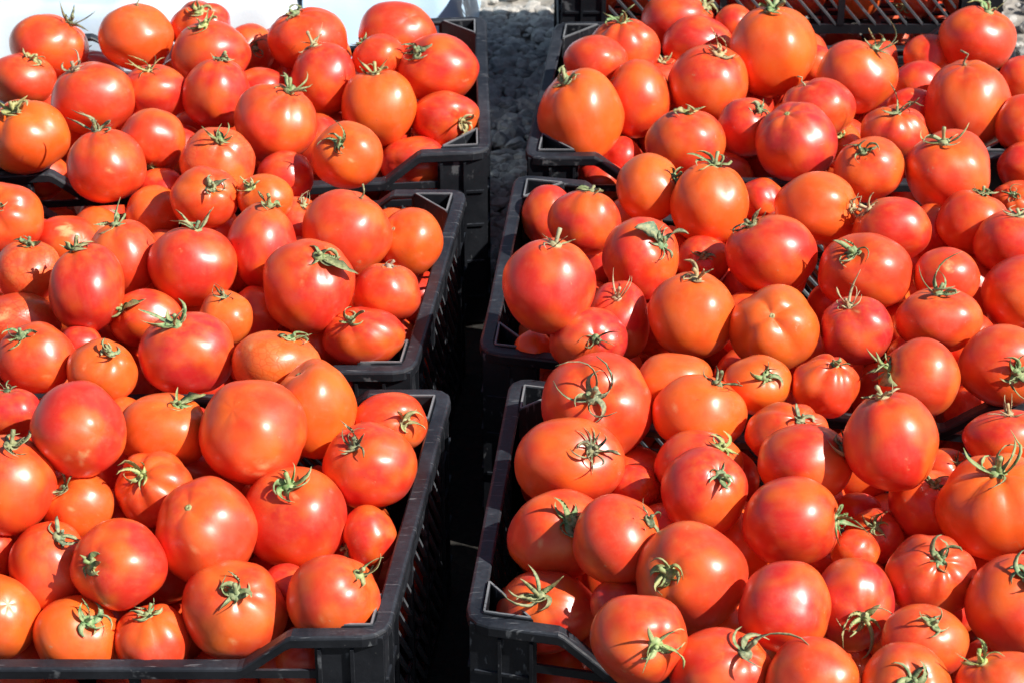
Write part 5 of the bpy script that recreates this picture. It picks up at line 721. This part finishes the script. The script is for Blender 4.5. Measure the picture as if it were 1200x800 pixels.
def make_tomato(i, crate_, x, y, z, sx, sy, ax, ay, az, col, cal, fl, label):
    rng = random.Random(i * 7 + 1); fl = fl.split()
    sh = Shape(rng, fl)
    sz = .5 * (sx + sy)
    S = Matrix.Identity(3)
    for i3 in range(3):
        for j3 in range(3):
            S[i3][j3] = RIGHT[i3]*RIGHT[j3]*sx + UPV[i3]*UPV[j3]*sy + FWD[i3]*FWD[j3]*sz
    M = S @ frame_of((ax, ay, az), rng.uniform(0, 6.28))
    Mi = M.inverted(); tocam = (Mi @ (-FWD)).normalized()
    marks = []
    def spot(dx, dy, r, a): marks.append(((Mi @ (-FWD + RIGHT*dx + UPV*dy)).normalized(), r, a))
    if 'blotch' in fl: spot(rng.uniform(-.3, .1), rng.uniform(.2, .6), rng.uniform(.16, .26), .85)
    if 'scar' in fl: spot(-.1, -.75, .10, .7); spot(.35, -.6, .13, .7); spot(.3, -.9, .07, .6)
    elif rng.random() < .28: spot(rng.uniform(-.8, .8), rng.uniform(-.8, .8), rng.uniform(.03, .07), .6)
    me = tomato_body(sh, M, fl, rng, marks)
    o = link('tomato', me, M_TOM); o.location = (x, y, z + RIM); o.color = (*vary(COLS[col], rng, .07), 1)
    tag(o, label, 'tomato', TG)
    add_calyx(o, sh, M, sz, cal, fl, rng)
    if 'crack' in fl:
        for ph in (2.6, 2.9, 3.25, -.5, 1.2): 
            c = link('crack_scar', sepal_mesh(sh, M, ph, .5, .022, -.03, .1, .15, .06, 1, 'crack_scar', .2), M_CAL, o); c.color = (.06, .07, .025, 1)
    return o
for i, tt in enumerate(TOMATOES): make_tomato(i, *tt)
# tomatoes under and beyond the ones above
NAMES = {'L1': 'front left', 'L2': 'middle left', 'L3': 'back left', 'R1': 'front right', 'R2': 'middle right', 'R3': 'back right'}
vis = sorted([f for f in FILL if not f[5]], key=lambda f: -f[3]); keep = vis[:90] + [f for f in FILL if f[5]]; deep = [f[1:5] for f in vis[90:]] + list(DEEP)
for i, (c, x, y, z, R, off) in enumerate(keep):
    rng = random.Random(i + 9000); th = rng.uniform(0, 1.1); a = rng.uniform(0, 6.28)
    ax = (math.sin(th)*math.cos(a), math.sin(th)*math.sin(a), math.cos(th)) if off else (math.cos(a), math.sin(a), rng.uniform(-1, .2))
    sh = Shape(rng, []); M = frame_of(ax, a) * R; M = M @ Matrix.Diagonal((1.02, 1.0, rng.uniform(.86, 1.06)))
    o = link('tomato', tomato_body(sh, M, [], rng, (), 28, 18), M_TOM); o.location = (x, y, z + RIM); o.color = (*vary(COLS[rng.choice('rrmmop')], rng, .07), 1)
    if off: tag(o, 'tomato at the outer end of the %s crate, past the picture edge' % NAMES[c], 'tomato', 'outer tomatoes of the %s crate' % NAMES[c]); add_calyx(o, sh, M, R, rng.choice('ggydxn'), [], rng)
    else: tag(o, 'red tomato lying hidden under the others in the %s crate' % NAMES[c], 'tomato', 'hidden tomatoes of the %s crate' % NAMES[c])
# tomatoes in the two crates at the back
rng = random.Random(77); pts = []
for base, nlay in ((RIM-.045, 1), (RIM-.045+.131, 2)):
    for lay in range(nlay):
        for ix in range(8):
            for iy in range(5):
                z = base - .092 + lay*.058 if nlay == 2 else base - .10
                pts.append((.362-.255+ix*.0725+rng.uniform(-.006, .006)+(.012 if lay % 2 else 0), 3.165-.148+iy*.072+rng.uniform(-.005, .005), z+rng.uniform(-.006, .006), rng.uniform(.031, .036), nlay, iy))
far = []
for (x, y, z, R, nl, iy) in pts:
    if nl == 2 and iy == 0:
        a = rng.uniform(0, 6.28); sh = Shape(rng, []); M = frame_of((math.cos(a)*.6, -.7, math.sin(a)), a) * R
        o = link('tomato', tomato_body(sh, M, [], rng, (), 28, 18), M_TOM); o.location = (x, y, z); o.color = (*vary(COLS[rng.choice('rrmmop')], rng, .07), 1)
        tag(o, 'shaded tomato behind the lattice side of the upper stacked crate', 'tomato', 'tomatoes behind the lattice of the stacked crate')
        add_calyx(o, sh, M, R, rng.choice('gydxnn'), [], rng)
    else: far.append((x, y, z-RIM, R))
def stuff_tomatoes(name, lst, label):
    vs, fs, fr, mk = [], [], [], []; rg = random.Random(4); nu, nv = 16, 10
    for (x, y, z, R) in lst:
        sh = Shape(rg, []); M = frame_of((rg.uniform(-1, 1), rg.uniform(-1, 1), rg.uniform(-1, 1)+.01), 0) * R; b = len(vs); off = Vector((x, y, z + RIM))
        dirs = [Vector((0, 0, 1))] + [Vector((math.sin(math.pi*j/nv)*math.cos(2*math.pi*i/nu), math.sin(math.pi*j/nv)*math.sin(2*math.pi*i/nu), math.cos(math.pi*j/nv))) for j in range(1, nv) for i in range(nu)] + [Vector((0, 0, -1))]
        oo = Vector((rg.uniform(0, 50), 0, 0))
        for d in dirs: vs.append(off + M @ (d * sh.r(d))); fr.extend(d + oo*0); mk.extend((0, 0, 0, 1))
        for i in range(nu): fs.append((b, b+1+i, b+1+(i+1) % nu))
        for j in range(nv-2):
            a = b+1+j*nu
            for i in range(nu): k = (i+1) % nu; fs.append((a+i, a+nu+i, a+nu+k, a+k))
        a = b+1+(nv-2)*nu; L = b+len(dirs)-1
        for i in range(nu): fs.append((a+i, L, a+(i+1) % nu))
    me = mesh(name, vs, fs, True)
    at = me.attributes.new('frame', 'FLOAT_VECTOR', 'POINT'); at.data.foreach_set('vector', fr)
    at = me.attributes.new('mark', 'FLOAT_COLOR', 'POINT'); at.data.foreach_set('color', mk)
    o = link(name, me, M_TOM); o.color = (.68, .035, .014, 1); tag(o, label, 'tomatoes', kind='stuff')
stuff_tomatoes('buried_tomatoes', deep, 'mass of red tomatoes buried deep beneath the heaps in the crates')
stuff_tomatoes('rear_tomatoes', far, 'mass of shaded tomatoes filling the two stacked crates at the back')
